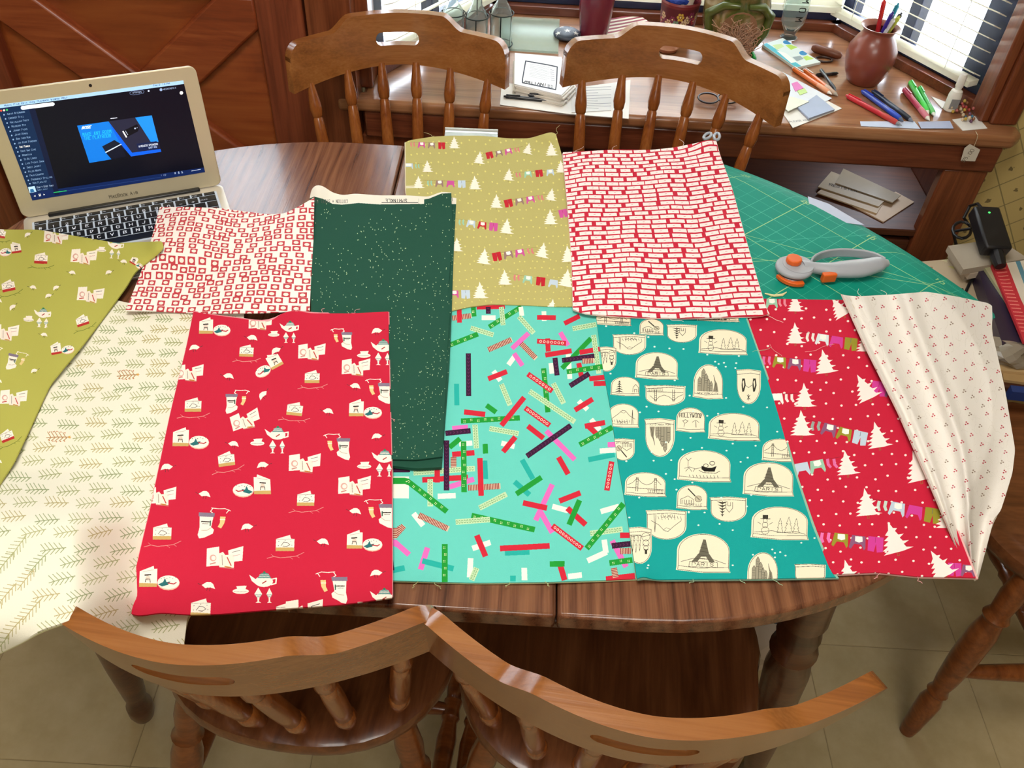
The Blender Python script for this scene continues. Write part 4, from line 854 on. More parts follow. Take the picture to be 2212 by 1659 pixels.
cloth('olive_washing_line_cloth', 'pale olive cloth with white trees and washing lines, topmost in the back row', 'folded Christmas fabrics on the table',
 [(876, 307), (883, 303), (936, 295), (974, 293), (1037, 293), (1100, 299), (1143, 299), (1176, 289), (1194, 284), (1201, 290)], [(1201, 290), (1214, 336), (1222, 399), (1230, 488), (1235, 564), (1238, 662)], [(1238, 662), (1189, 662), (1138, 659), (1062, 657), (1012, 663), (965, 674)], [(965, 674), (940, 560), (877, 422), (876, 307)], .7575, dz_ot, .0012, c, under=('E6DDC0', (-2, 1, 0), .0008), threads=('C8C48C', [((1200, 290), (1207, 272)), ((940, 294), (918, 288))]))
# brick print
BP = [(1214, 318), (1552, 296), (1668, 696), (1234, 690)]
c = Canvas(1150, 1800, 'C8233C'); rs = random.Random(9); y = -45
while y < 1850:
    x = -rs.uniform(0, 90)
    while x < 1150:
        w_ = rs.choice([84, 88, 88, 92, 70]); wv = lambda q: 20*sm(1-q/170)-34*sm((q-850)/220)+4*math.sin(q*.012+y*.004)+12*math.exp(-((q-820)/70)**2); c.poly([(x, y+wv(x)), (x+w_/2, y+wv(x+w_/2)), (x+w_, y+wv(x+w_)), (x+w_, y+34+wv(x+w_)), (x+w_/2, y+34+wv(x+w_/2)), (x, y+34+wv(x))], 'F8EAE6'); c.line([(x+w_/2-5, y+17+wv(x+w_/2)), (x+w_/2+5, y+15+wv(x+w_/2))], 'E09AA0', 5); x += w_+rs.choice([6, 12, 18, 24, 30])
    y += 47
c.quad(BP)
def dz_brick(px, py, s, t):
    return .006*(1+math.sin(s*7.5+4.2))*(.6+.4*t)*sm((s-.5)/.4)+.0025*math.exp(-((t-.13)/.05)**2)+.0018*(1+math.sin(s*9+t*7))*(1-sm((s-.3)/.2))+bump(px, py, 1530, 303, 40, 25, .012)
cloth('brick_print_cloth', 'red cloth with rows of white bricks, folded next to the green mat', 'folded Christmas fabrics on the table',
 [(1216, 329), (1327, 323), (1403, 324), (1453, 319), (1504, 309), (1529, 302), (1547, 304)], [(1547, 304), (1554, 331), (1580, 402), (1605, 495), (1630, 584), (1653, 662), (1661, 676)], [(1661, 676), (1651, 682), (1580, 684), (1478, 687), (1377, 685), (1258, 677), (1238, 667)], [(1238, 667), (1235, 558), (1225, 432), (1219, 369), (1216, 329)], .7605, dz_brick, .0012, c, anchor=True, under=('EFC9C4', (0, 2, 2), .0012), threads=('F0D8D0', [((1658, 680), (1690, 698)), ((1240, 326), (1262, 318)), ((1320, 323), (1330, 316)), ((1480, 316), (1470, 302)), ((1440, 686), (1475, 696))]))
# mint washi tape
c = Canvas(1400, 1600, '68CFC0').quad([(955, 640), (1300, 640), (1385, 1272), (835, 1272)]).crop(840, 640, .3797)
TAPE = '''g 570 175 755 60;g 480 60 485 115;s 360 125 470 110;r 400 70 402 150;r 500 62 660 58;p 565 60 566 100;w 528 122 607 122;l 640 60 650 165;w 750 60 757 112;l 740 115 825 210;w 882 85 884 140;r 843 120 950 122;r 998 155 1085 112;l 1045 185 1180 160;l 465 180 595 220;g 340 280 507 215;s 565 305 700 245;s 745 260 838 355;k 700 298 795 210;w 680 390 720 335;k 712 325 760 395;k 975 205 1020 280;r 903 240 907 315;R 843 255 1008 268;r 890 335 1040 310;w 1020 330 1030 470;G 985 410 1150 240;w 922 380 928 440;p 945 350 957 450;r 1085 320 1200 300;l 1165 220 1195 440;p 985 365 1170 340;s 1100 370 1170 365;r 1080 380 1095 455;g 1012 430 1215 400;p 1030 510 1140 440;r 1140 470 1230 460;r 1165 497 1235 495;p 452 325 454 567;t 385 498 387 620;w 595 425 635 480;r 565 470 672 428;g 880 410 905 660;R 790 442 930 540;l 935 495 995 610;l 800 540 1058 715;l 640 500 690 620;w 1080 595 1130 645;r 1058 648 1160 585;G 555 620 610 660;r 428 658 548 672;g 410 710 745 692;r 640 735 770 575;R 775 635 915 735;k 895 765 1058 930;p 785 910 1035 735;r 790 738 880 808;w 1150 700 1200 760;r 1115 740 1230 718;r 1130 735 1200 800;g 1085 845 1272 745;k 360 752 450 745;p 322 780 465 765;l 490 730 498 865;l 572 752 738 782;w 640 835 715 855;r 650 885 720 800;G 548 840 550 895;w 400 840 475 835;G 345 860 405 810;r 360 900 487 890;s 368 915 368 1000;l 140 1005 490 980;r 190 1045 450 1030;r 275 985 275 1060;k 345 1085 485 1040;p 328 820 328 1105;g 425 825 428 1115;t 545 935 550 1040;s 450 1090 635 1080;r 518 920 525 1135;w 100 1025 98 1150;l 235 1040 235 1195;g 65 1020 330 1225;w 278 1138 380 1134;l 515 1205 670 1125;t 758 930 820 1040;t 715 1055 800 1130;G 725 1125 868 1030;r 970 1165 1090 1118;k 930 1070 835 1275;r 763 1175 900 1205;w 930 1195 1020 1220;r 1015 1205 1120 1300;G 1085 1160 1025 1300;r 965 915 1020 1012;R 1268 940 1240 1105;w 1205 1225 1310 1195;l 1145 1350 1330 1325;g 1125 1435 1335 1180;g 470 1248 830 1328;l 380 1285 575 1270;w 140 1235 195 1305;s 170 1245 340 1325;s 20 1380 85 1305;k 25 1390 115 1470;k 220 1430 180 1555;t 190 1505 368 1550;g 318 1410 318 1625;w 475 1435 578 1400;r 500 1360 550 1480;t 660 1460 800 1455;r 632 1435 915 1420;k 865 1230 930 1345;R 930 1305 1100 1435;k 1270 1390 1350 1540;r 1315 1360 1370 1360;p 1268 1420 1375 1408;s 1315 1450 1380 1448;g 1255 1518 1385 1500;w 1130 1505 1240 1455;w 1225 1385 1235 1460;r 975 1530 1000 1615;G 915 1523 1000 1522;w 1020 1595 1098 1585;w 770 1545 772 1615;t 690 1605 722 1605;w 465 1490 460 1600;l 500 1545 470 1615;r 1235 1610 1400 1590;t 20 1560 90 1545;t 1135 930 1285 900;w 1200 880 1290 875;k 1245 845 1290 843;p 5 1480 15 1560;r 0 990 20 990;p 20 1000 120 985;s 1280 1545 1290 1600;l 20 1180 55 1165'''
TC = dict(g='1E9A35', r='D0263A', R='D0263A', p='3A1838', k='E86EC0', w='F3F3E4', s='D9C4A8', l='C4E0B4', t='25B0A4', G='1E9A35')
for it in TAPE.split(';'):
    a = it.split(); k = a[0]; p, q = np.array([float(a[1]), float(a[2])]), np.array([float(a[3]), float(a[4])]); d = q-p; l = np.linalg.norm(d); d /= l; n = np.array([-d[1], d[0]]); w_ = 26+6*(max(p[1], q[1])/1600)
    if k in 'grlps' or k == 'R': w_ += 1
    c.poly([p+n*w_/2, q+n*w_/2, q-n*w_/2, p-n*w_/2], TC[k])
    if k in 'gR' and k != 'G':
        m_ = int(l/19)
        for i in range(1, m_):
            o = p+d*l*i/m_
            if k == 'g':
                if i % 2:
                    for dx, dy in ((-4, -4), (4, -4), (-4, 4), (4, 4)): c.ell(*(o+d*dx+n*(dy+(3 if i % 4 == 1 else -3))), 2.9, 2.9, 'D8E6B0', 6)
            else: c.ell(*o, 8, 8, 'F4D8C8', 10); c.ell(*o, 4.4, 4.4, 'D0263A', 8)
    if k == 's':
        for i in range(int(l/9)): o = p+d*(4+i*9); c.line([o-n*w_/2, o+n*w_/2], '9A3A38', 5)
    if k == 'p':
        for i in range(int(l/20)): o = p+d*(10+i*20); c.line([o-n*6-d*5, o+d*3, o+n*6-d*5], '6A2A58', 3)
    if k == 'l':
        for i in range(int(l/15)):
            o = p+d*(7+i*15)
            for s_ in (-1, 1): c.line([o-d*5+n*s_*3, o+n*s_*9], '5E9A5E', 2.4); c.line([o+d*5+n*s_*3, o+n*s_*9], '5E9A5E', 2.4)
cloth('mint_tape_cloth', 'mint green cloth with red, pink, green and purple tape strips, front middle', 'folded Christmas fabrics on the table',
 [(958, 652), (1100, 655), (1288, 660)], [(1288, 660), (1290, 685), (1301, 792), (1318, 883), (1334, 1001), (1351, 1096), (1374, 1250)], [(1374, 1250), (1309, 1253), (1182, 1257), (1030, 1259), (848, 1254)], [(848, 1254), (848, 1100), (850, 1000), (958, 652)], .7548,
 lambda px, py, s, t: .0007*math.sin(px*.017+py*.01)+.0006*math.sin(py*.03), .0014, c, under=('C9D8A4', (0, 2, 3), .0016), threads=('B9C48A', [((900, 1256), (890, 1272)), ((940, 1258), (955, 1274)), ((1100, 1258), (1090, 1270)), ((1180, 1256), (1186, 1268))]))
# teal snow globes
c = Canvas(1500, 1600, '10A09A').quad([(1278, 660), (1615, 660), (1830, 1270), (1368, 1270)]).crop(1260, 640, .3798)
GB, DK = 'F2E9CC', '38362C'
def globe(c, cx, cy, w_, h_, kind, flip=False):
    f = c.loc(cx, cy, 1, 180 if flip else 2); a, b = w_/2, h_/2; U = lambda P: [(x*a, y*b) for x, y in P]
    dome = [(-1, .72)]+[(-1*math.cos(t), -.12-.88*math.sin(t)) for t in [math.pi*i/14 for i in range(0, 15)]]+[(1, .72)]
    if kind in ('penguin', 'ny'): dome = [(-1, .72)]+[(-1*math.cos(t), .1-1.1*math.sin(t)) for t in [math.pi*i/14 for i in range(15)]]+[(1, .72)]
    body = dome+[(1.06, .98), (0, 1.03), (-1.02, .92)]
    c.poly(f(U([(x*1.05-.02, y*1.04) for x, y in body])), GB); c.line(f(U(body+[body[0]])), DK, 2.2); c.line(f(U([(-1, .72), (-.2, .82), (1, .74)])), DK, 2)
    Ln = lambda P, w=2.2: c.line(f(U(P)), DK, w); Pl = lambda P, col=DK: c.poly(f(U(P)), col)
    if kind == 'paris':
        Ln([(-.9, .5), (-.4, .3), (.3, .3), (.9, .55)]); Pl([(-.5, .52), (-.18, .0), (-.04, -.72), (.06, -.72), (.2, .0), (.48, .52), (.26, .52), (.1, .2), (-.1, .2), (-.26, .52)], '6A6656')
        for y in (-.5, -.3, -.1, .1, .3): Ln([(-.2-.3*(y+.1), y), (.2+.3*(y+.1), y+.06)], 1.6)
        Pl([(-.55, .48), (.55, .48), (.57, .76), (-.58, .76)], GB); Ln([(-.55, .48), (.55, .48), (.57, .76), (-.58, .76), (-.55, .48)]); 
        st, tw = strokes('PARIS', 0, 0, 1)
        for P in st: c.line(f([((x/tw-.5)*a*.9, b*.70+y*b*.18) for x, y in P]), DK, 2.4)
    elif kind == 'snow':
        for x, y, r in ((-.55, .5, .24), (-.56, .15, .18), (-.56, -.12, .13)): c.line(f([(x*a+r*b*math.cos(t), y*b+r*b*math.sin(t)) for t in [i*math.pi/6 for i in range(13)]]), DK, 2)
        Pl([(-.66, -.22), (-.66, -.48), (-.46, -.48), (-.46, -.22)]); Ln([(-.74, -.24), (-.38, -.24)], 3); Ln([(-.72, .1), (-.84, -.02)]); Ln([(-.4, .1), (-.28, -.02)]); Ln([(-.95, .62), (-.3, .5), (.1, .6), (.6, .5), (.95, .66)])
        for x, s in ((.0, .7), (.32, 1.), (.6, .75)): Ln([(x-.16*s, .6), (x-.08*s, .3), (x-.14*s, .3), (x-.04*s, .02), (x-.09*s, .02), (x, -.3*s-.1), (x+.08*s, .02), (x+.04*s, .02), (x+.13*s, .3), (x+.08*s, .3), (x+.17*s, .6), (x-.16*s, .6)], 1.8)
    elif kind in ('trees', 'pagoda'):
        x = -.45 if kind == 'pagoda' else .35
        for i in range(5): y = -.55+i*.26; Pl([(x-.1-.06*i, y+.18), (x, y-.05), (x+.1+.06*i, y+.18), (x, y+.1)])
        Ln([(x, -.5), (x, .7)], 3); Ln([(.1-x, .6), (.1-x, .1), (.3-x, -.25), (.5-x, .1), (.5-x, .6)]); Ln([(.22-x, .6), (.22-x, .3), (.38-x, .3), (.38-x, .6)])
    elif kind == 'bridge':
        for x in (-.45, .5): Ln([(x-.05, .6), (x-.05, -.55), (x+.05, -.55), (x+.05, .6)], 2.6); [Ln([(x-.05, y), (x+.05, y)], 1.6) for y in (-.4, -.2, 0, .2)]
        Ln([(-.95, .1), (-.7, -.1), (-.45, -.5), (-.2, -.1), (.05, .05), (.3, -.1), (.5, -.5), (.8, 0)]); Ln([(-.95, .3), (.95, .42)], 2.6)
        for i in range(7): Ln([(.15+i*.11, .45), (.15+i*.11, .7)], 1.8); 
        Ln([(.1, .45), (.9, .5), (.9, .72), (.1, .7)], 1.6)
    elif kind == 'mtn':
        Ln([(-.8, .3), (-.4, -.1), (-.1, -.45), (.1, -.42), (.4, .0), (.8, .3)]); Ln([(-.2, -.3), (0, -.2), (.15, -.35)], 1.6); Ln([(.55, .7), (.6, -.5), (.65, .7)], 2.4)
        for i in range(8): Ln([(-.8+i*.17, .35+.05*(i % 2)), (-.75+i*.17, .6)], 2)
        st, tw = strokes('TOKYO', 0, 0, 1)
        for P in st: c.line(f([((x/tw-.6)*a*.8, b*.72+y*b*.2) for x, y in P]), DK, 2)
    elif kind == 'ny':
        for x0, x1, y in ((-.75, -.5, -.1), (-.5, -.25, -.6), (-.3, -.05, -.3), (-.08, .1, 0), (.1, .3, .15)):
            Pl([(x0, .6), (x0, y), ((x0+x1)/2, y-.16), (x1, y), (x1, .6)], 'A09A84'); Ln([(x0, .6), (x0, y), ((x0+x1)/2, y-.18), (x1, y), (x1, .6)], 1.8)
            for k in range(3): Ln([(x0+.04, y+.1+k*.14), (x1-.04, y+.1+k*.14)], 1.4)
        Pl([(.35, .6), (.45, .05), (.38, -.35), (.5, -.05), (.62, .1), (.72, .6)], '8A8470'); Ln([(.35, -.4), (.42, -.1), (.6, .5)], 2)
        st, tw = strokes('NEW YORK CITY', 0, 0, 1)
        for P in st: c.line(f([((x/tw-.5)*a*1.5, b*.76+y/tw*a*1.1) for x, y in P]), DK, 1.5)
    elif kind == 'penguin':
        for x in (-.5, .45): Pl([(x-.12, .5), (x-.2, .1), (x-.05, -.28), (x+.1, -.3), (x+.16, .1), (x+.1, .5)]); Pl([(x-.04, .4), (x-.08, .1), (x+.02, -.1), (x+.08, .3)], GB)
        Ln([(-.3, .1), (0, -.05), (.3, .1)]); Ln([(-.12, -.75), (.12, -.5)], 3); Ln([(.12, -.75), (-.12, -.5)], 3); Ln([(0, -.8), (0, -.45)], 3)
    elif kind == 'guitar':
        Ln([(-.8, .6), (-.8, .2), (-.3, -.1), (.1, .2), (.1, .6)]); [Ln([(-.7+i*.16, .6), (-.7+i*.16, .25)], 2.6) for i in range(5)]
        Ln([(-.3, -.7), (.2, -.1)], 6); c.poly(f([(x, y) for x, y in ell(.42*a, .12*b, .24*a, .26*b, 12)]), 'C8C0A4'); c.line(f(ell(.42*a, .12*b, .24*a, .26*b, 12)), DK, 2); Ln([(.3, -.02), (.52, .22)], 3)
        st, tw = strokes('NASHVILLE', 0, 0, 1)
        for P in st: c.line(f([((x/tw-.4)*a*1.2, b*.72+y/tw*a*1.2) for x, y in P]), DK, 1.5)
    elif kind == 'hollywood':
        st, tw = strokes('HOLLYWOOD', 0, 0, 1)
        for P in st: c.line(f([((x/tw-.5)*a*1.7, -b*.2+y/tw*a*2.4) for x, y in P]), DK, 2.8)
        Ln([(.4, .6), (.36, .1)], 3); Ln([(.1, .2), (.36, .0), (.6, .2)], 2); Ln([(-.5, .6), (-.45, .3), (-.6, .1), (-.4, -.0), (-.2, .1), (-.4, .3)], 2.4); Ln([(-.8, -.5), (-.3, -.62), (.4, -.6), (.8, -.35)], 1.6)
    elif kind == 'sleigh':
        Pl([(-.12, .0), (-.12, .22), (0, .36), (.4, .36), (.48, -.02), (.3, .1), (.1, .12)], '1E1C18'); Ln([(-.22, .3), (-.05, .44), (.45, .46), (.62, .3)], 2.6); Ln([(-.8, .2), (-.6, .1), (-.35, .22), (-.12, .1)]); Ln([(-.75, .4), (-.62, .15), (-.5, .4)]); Ln([(-.45, .4), (-.38, .2)]); Ln([(-.66, .1), (-.66, -.3), (-.76, -.5)]); Ln([(-.66, -.3), (-.54, -.5)])
        for x, y, r in ((.05, -.02, .12), (.3, -.2, .13)): c.line(f([(x*a+r*b*math.cos(t)*1.3, y*b+r*b*math.sin(t)) for t in [i*math.pi/5 for i in range(11)]]), DK, 3)
        for i in range(9): c.line(f([((-.6+i*.14)*a, .62*b), ((-.56+i*.14)*a, .78*b)]), DK, 2.6)
for g_ in [(170, 130, 195, 70, 'bridge'), (390, 175, 130, 90, 'guitar'), (560, 212, 160, 100, 'trees', 1), (770, 108, 225, 70, 'paris'), (797, 260, 258, 138, 'snow'), (262, 275, 178, 112, 'mtn', 1), (132, 358, 105, 135, 'snow', 1), (420, 395, 228, 148, 'paris'), (240, 512, 155, 105, 'pagoda'), (465, 565, 215, 112, 'bridge', 1), (712, 485, 160, 188, 'ny'), (940, 515, 130, 190, 'penguin', 1), (230, 678, 165, 130, 'mtn'), (435, 805, 160, 210, 'ny', 1), (612, 703, 155, 135, 'hollywood'), (860, 742, 275, 150, 'snow'), (228, 872, 120, 120, 'guitar', 1), (1120, 875, 190, 125, 'bridge'), (690, 965, 285, 172, 'sleigh'), (355, 1070, 220, 132, 'bridge'), (1055, 1040, 270, 185, 'paris'), (620, 1143, 165, 135, 'guitar'), (825, 1212, 195, 135, 'trees', 1), (472, 1300, 215, 162, 'mtn', 1), (320, 1418, 130, 200, 'snow', 1), (1120, 1290, 305, 180, 'snow'), (685, 1460, 285, 212, 'paris'), (1022, 1560, 165, 200, 'ny'), (1290, 1580, 165, 110, 'blank', 1)]: globe(c, *g_)
rs = random.Random(4)
for p in ((130, 170), (290, 210), (370, 232), (405, 287), (490, 297), (570, 300), (705, 332), (885, 340), (870, 380), (155, 440), (750, 372), (770, 385), (755, 405), (800, 378), (810, 400), (520, 478), (865, 408), (605, 565), (812, 578), (322, 660), (360, 628), (428, 655), (625, 655), (705, 680), (767, 668), (990, 735), (910, 628), (1045, 632), (610, 805), (565, 872), (470, 830), (390, 885), (850, 838), (980, 850), (1103, 770), (935, 918), (895, 942), (1060, 955), (400, 935), (500, 932), (245, 938), (470, 1010), (520, 1040), (620, 1060), (675, 862), (318, 1145), (530, 1100), (600, 1225), (690, 1230), (785, 1145), (775, 1295), (655, 1302), (850, 1330), (955, 1130), (930, 1195), (262, 1258), (370, 1530), (365, 1545), (850, 1530), (1075, 1440), (1090, 1460), (1120, 1455), (1150, 1475), (1090, 1485), (1240, 1402), (1315, 1375), (965, 1470), (600, 1230), (815, 878)): c.ell(*p, 6.5, 5, 'D9EEE4', 8)
cloth('teal_snow_globe_cloth', 'teal cloth printed with cream snow globes marked PARIS, front centre right', 'folded Christmas fabrics on the table',
 [(1286, 668), (1400, 676), (1608, 672)], [(1608, 672), (1609, 682), (1659, 822), (1682, 898), (1716, 1020), (1754, 1134), (1795, 1236), (1806, 1247)], [(1806, 1247), (1640, 1250), (1412, 1252), (1388, 1244), (1376, 1250)], [(1376, 1250), (1352, 1096), (1335, 1001), (1319, 883), (1302, 792), (1286, 668)], .7572,
 lambda px, py, s, t: .0006*math.sin(px*.02+py*.01)+bump(px, py, 1388, 1240, 26, 14, .005), .0012, c, under=('8FC0A8', (2, 2, 4), .0024), threads=('A8C8A0', [((1500, 1251), (1490, 1262)), ((1670, 1250), (1690, 1266)), ((1600, 1252), (1612, 1262)), ((1665, 750), (1622, 762))]))
# red washing lines
c = Canvas(1500, 1700, 'C81F3C').quad([(1590, 630), (1850, 630), (2125, 1265), (1785, 1265)]).crop(1600, 600, .4221); rs = random.Random(8)
for i in range(30):
    for j in range(20): x, y = -20+j*82+rs.uniform(-18, 18)+(i % 2)*41, 90+i*62+rs.uniform(-13, 13); c.ell(x, y, 7, 6, 'F6E6DC', 8)
OL, PU, P2 = '9A9430', '8C5C7E', 'D4409A'
for x0, y0, x1, y1, it, k in ((130, 130, 235, 128, [('s', MT), ('k', 'E48A9A')], .85), (325, 300, 600, 345, [('k', 'E9E4DC'), ('s', 'DCE6E8'), ('s', P2, 0), ('p', OL)], .95), (100, 420, 392, 455, [('k', 'E070A8'), ('s', OL), ('s', PU), ('p', P2)], .95), (670, 560, 820, 590, [('p', P2), ('s', PU)], 1.1), (150, 620, 275, 615, [('s', 'F0F0EC'), ('k', 'F2E6E0')], .95), (350, 750, 650, 830, [('k', '9AA8A0'), ('s', PU), ('s', OL), ('p', BLU)], 1.05), (275, 985, 495, 945, [('s', BLU, 0), ('s', MT), ('k', 'E070A8')], 1.1), (685, 1160, 1025, 1225, [('k', 'C8DCD0'), ('s', BLU), ('s', P2, 0), ('p', OL)], 1.15), (395, 1325, 735, 1370, [('k', 'E878B8'), ('s', OL), ('s', PU), ('p', P2)], 1.15), (1060, 1490, 1200, 1500, [('p', P2), ('s', PU)], 1.)):
    linerow(c, x0, y0, x1, y1, it, k, '7A2030')
for x, y, k, r_ in ((280, 128, .8, 0), (500, 150, .95, -32), (280, 285, .92, 0), (640, 325, .95, 0), (430, 430, 1.05, -8), (327, 602, 1.05, 0), (632, 560, 1.2, -26), (312, 745, 1.12, 0), (700, 805, 1.15, -10), (542, 948, 1.08, -6), (905, 965, 1.35, -14), (645, 1150, 1.2, -6), (1060, 1215, 1.2, 0), (782, 1330, 1.4, -16), (1015, 1465, 1.3, -28), (550, 1515, 1.2, -10)): tree(c, x, y, k, r_, 1, 'F8EEE6')
cloth('red_washing_line_cloth', 'red cloth with white trees and washing lines, front right', 'folded Christmas fabrics on the table',
 [(1594, 646), (1655, 645), (1750, 647), (1856, 648)], [(1856, 648), (1950, 850), (2050, 1100), (2108, 1248)], [(2108, 1248), (1980, 1245), (1895, 1236), (1811, 1240), (1800, 1240)], [(1800, 1240), (1740, 1134), (1650, 822), (1594, 646)], .7552,
 lambda px, py, s, t: .0008*math.sin(px*.017+py*.012)-.5*max(0, .50-at(px, py, .755)[1]+.3*max(0, at(px, py, .755)[0]-.42))*0, .0014, c, under=('E8B4B0', (1, 2, 3), .0022), threads=('E8A0A0', [((1740, 760), (1800, 745)), ((1900, 1238), (1890, 1252)), ((1980, 1246), (1990, 1262)), ((1690, 770), (1660, 745))]))
# white with berries
c = Canvas(1400, 1900, 'E9E3DA').quad([(1800, 610), (2220, 610), (2240, 1275), (2060, 1275)]); rs = random.Random(6)
c.flat()
for i in range(1100):
    x, y = rs.uniform(0, 1400), rs.uniform(0, 1900); a = rs.uniform(0, 6.3); P = [(x, y)]
    for k in range(4): a += rs.uniform(-.9, .9); P.append((P[-1][0]+13*math.cos(a), P[-1][1]+13*math.sin(a)))
    c.line(P, 'DCD6CA', 1.6)
c.quad([(1800, 610), (2220, 610), (2240, 1275), (2060, 1275)])
y = 645; r_ = 0
while y < 1260:
    x = 1810+(r_ % 2)*14
    while x < 2220:
        jx, jy = x+rs.uniform(-6, 6), y+rs.uniform(-5, 5); col = rs.choice(['C2505A', 'B84450', 'B8606A', '9A8878'])
        for dx, dy in ((0, -2.6), (3.2, .6), (-1.6, 2.4)): c.ell(jx+dx, jy+dy, 1.9, 1.6, col, 7)
        x += 39
    y += 19.5; r_ += 1
def dz_white(px, py, s, t):
    z = .008*math.exp(-((s-.015)/.03)**2)+.005*(1+math.sin(s*11+t*1.5+1))*sm(s/.3)+.0015*math.sin(s*17-t*3)*sm(s/.3)*(1-t)+.013*math.exp(-((s-.42-.1*t)/.06)**2)*(1-.5*t)+.007*math.exp(-((s-.13)/.05)**2)
    p = at(px, py, .76); d = math.hypot(max(0, abs(p[0]-TCX)-XS)/TA, (p[1]-TCY)/TB)
    return z+bump(px, py, 1822, 637, 20, 20, .006)-.45*max(0, d-.98)*.5+bump(px, py, 2135, 665, 30, 40, .004)
cloth('white_berry_cloth', 'white cloth with tiny red berry clusters, folded over at the right end', 'folded Christmas fabrics on the table',
 [(1817, 635), (1826, 638), (1853, 640), (1929, 636), (2001, 630), (2064, 640), (2136, 655), (2143, 661)], [(2143, 661), (2144, 693), (2141, 710), (2153, 760), (2170, 836), (2193, 971), (2187, 1022), (2170, 1077), (2161, 1106), (2147, 1119), (2132, 1178), (2114, 1246)], [(2114, 1246), (2107, 1252), (2096, 1238)], [(2096, 1238), (2077, 1208), (2005, 1039), (1938, 887), (1870, 752), (1817, 635)], .7605, dz_white, .0016, c, under=('D8CFBC', (1, 2, -2), .002), ns=80, nt_=100, threads=('E4DCCC', [((1860, 642), (1852, 625)), ((1920, 638), (1905, 628)), ((2010, 632), (2022, 640))]))
# cream sliver
P = [at(x, y, .7535) for x, y in ((1652, 634), (1672, 639), (1690, 637), (1699, 631))]
tag(MB().tube(P, [.0008, .002, .002, .0008], 6).build('fabric_scrap', plain('E8DFA8', .8), None), 'thin cream sliver of cloth on the green mat', 'scrap')
# ------------------------------------------------------------------ rotary cutter
grey = plain('A9ADB4', .38, var=.03); orange = plain('E2641E', .35, var=.05); steel = plain('C9CCD0', .2, .9)
ca, cb = at(1708, 590, .758), at(1900, 578, .758); cx_ = (cb-ca)/np.linalg.norm(cb-ca); cy_ = np.array([-cx_[1], cx_[0], 0]); CL = np.linalg.norm(cb-ca)
cut = thing('rotary_cutter', (*ca[:2], .7525), 'grey rotary cutter with orange knobs and a loop handle on the green mat', 'rotary cutter', rz=math.atan2(cx_[1], cx_[0]))
k = CL/.185
def off(P, z0, z1, nm, mat, bv=.003, rx=0):
    return MB().prism([(x*k, y*k) for x, y in P], z0, z1).build(nm, mat, cut, bevel=bv, seg=3)
off(ell(.004, .001, .036, .034, 36), .011, .019, 'head', grey, .003); off(ell(.012, .004, .030, .029, 32), .019, .0197, 'head_plate', grey, .0006)
off(ell(.002, -.001, .030, .030, 32), .008, .0095, 'blade', steel, .0003)
off([(.004+.036*math.cos(R(a)), .001+.040*math.sin(R(a))) for a in range(188, 292, 8)]+[(.004+.030*math.cos(R(a)), .001+.030*math.sin(R(a))) for a in range(288, 184, -8)], .002, .008, 'blade_guard', orange, .001)
body = []
for i in range(24): 
    t = i/23; x = .018+t*.168; y = -.004-.016*math.sin(min(1, t*1.25)*math.pi*.5)*(1-.0)+.0; body.append((t, x))
# thick lower grip
mb = MB(); secs = []
for i in range(26):
    t = i/25; x = .022+t*.176
    yc = .004-.016*sm(t/.35)+.012*sm((t-.6)/.4); hw = .016-.005*math.exp(-((t-.14)/.1)**2)+.006*math.exp(-((t-.6)/.3)**2)-.009*sm((t-.88)/.12); hz = .0085+.003*math.exp(-((t-.6)/.3)**2)-.004*sm((t-.9)/.1)
    secs.append([(x, yc+hw*math.cos(a), .0135+hz*math.sin(a)) for a in [2*math.pi*j/16 for j in range(16)]])
v = [(p[0]*k, p[1]*k, p[2]) for s_ in secs for p in s_]; f = [(i*16+j, i*16+(j+1) % 16, (i+1)*16+(j+1) % 16, (i+1)*16+j) for i in range(25) for j in range(16)]+[tuple(range(16)), tuple(reversed(range(400, 416)))]
mb.add(v, f).build('handle', grey, cut, smooth=50)
loop = [(.040, .008), (.048, .022), (.070, .036), (.100, .043), (.130, .041), (.162, .034), (.184, .022), (.193, .004)]
loop = [tuple(q) for q in resample(loop, 20)]; mb = MB(); v = []
for i, (x, y) in enumerate(loop):
    a, b = loop[max(0, i-1)], loop[min(19, i+1)]; d = np.array([b[0]-a[0], b[1]-a[1]]); d /= np.linalg.norm(d); n_ = np.array([-d[1], d[0]])
    for s_, z in ((-1, .006), (1, .006), (1, .021), (-1, .021)): v.append(((x+n_[0]*s_*.0022)*k, (y+n_[1]*s_*.0022)*k, z))
f = [(i*4+j, i*4+(j+1) % 4, (i+1)*4+(j+1) % 4, (i+1)*4+j) for i in range(19) for j in range(4)]+[(0, 1, 2, 3), (79, 78, 77, 76)]
mb.add(v, f).build('handle_loop', grey, cut, bevel=.0015, seg=2)
off(ell(.004, .010, .0155, .0155, 9), .0195, .028, 'knob', orange, .002)
off(rrect(.050, -.034, .078, -.022, .003), .004, .018, 'lock_button', orange, .0015)
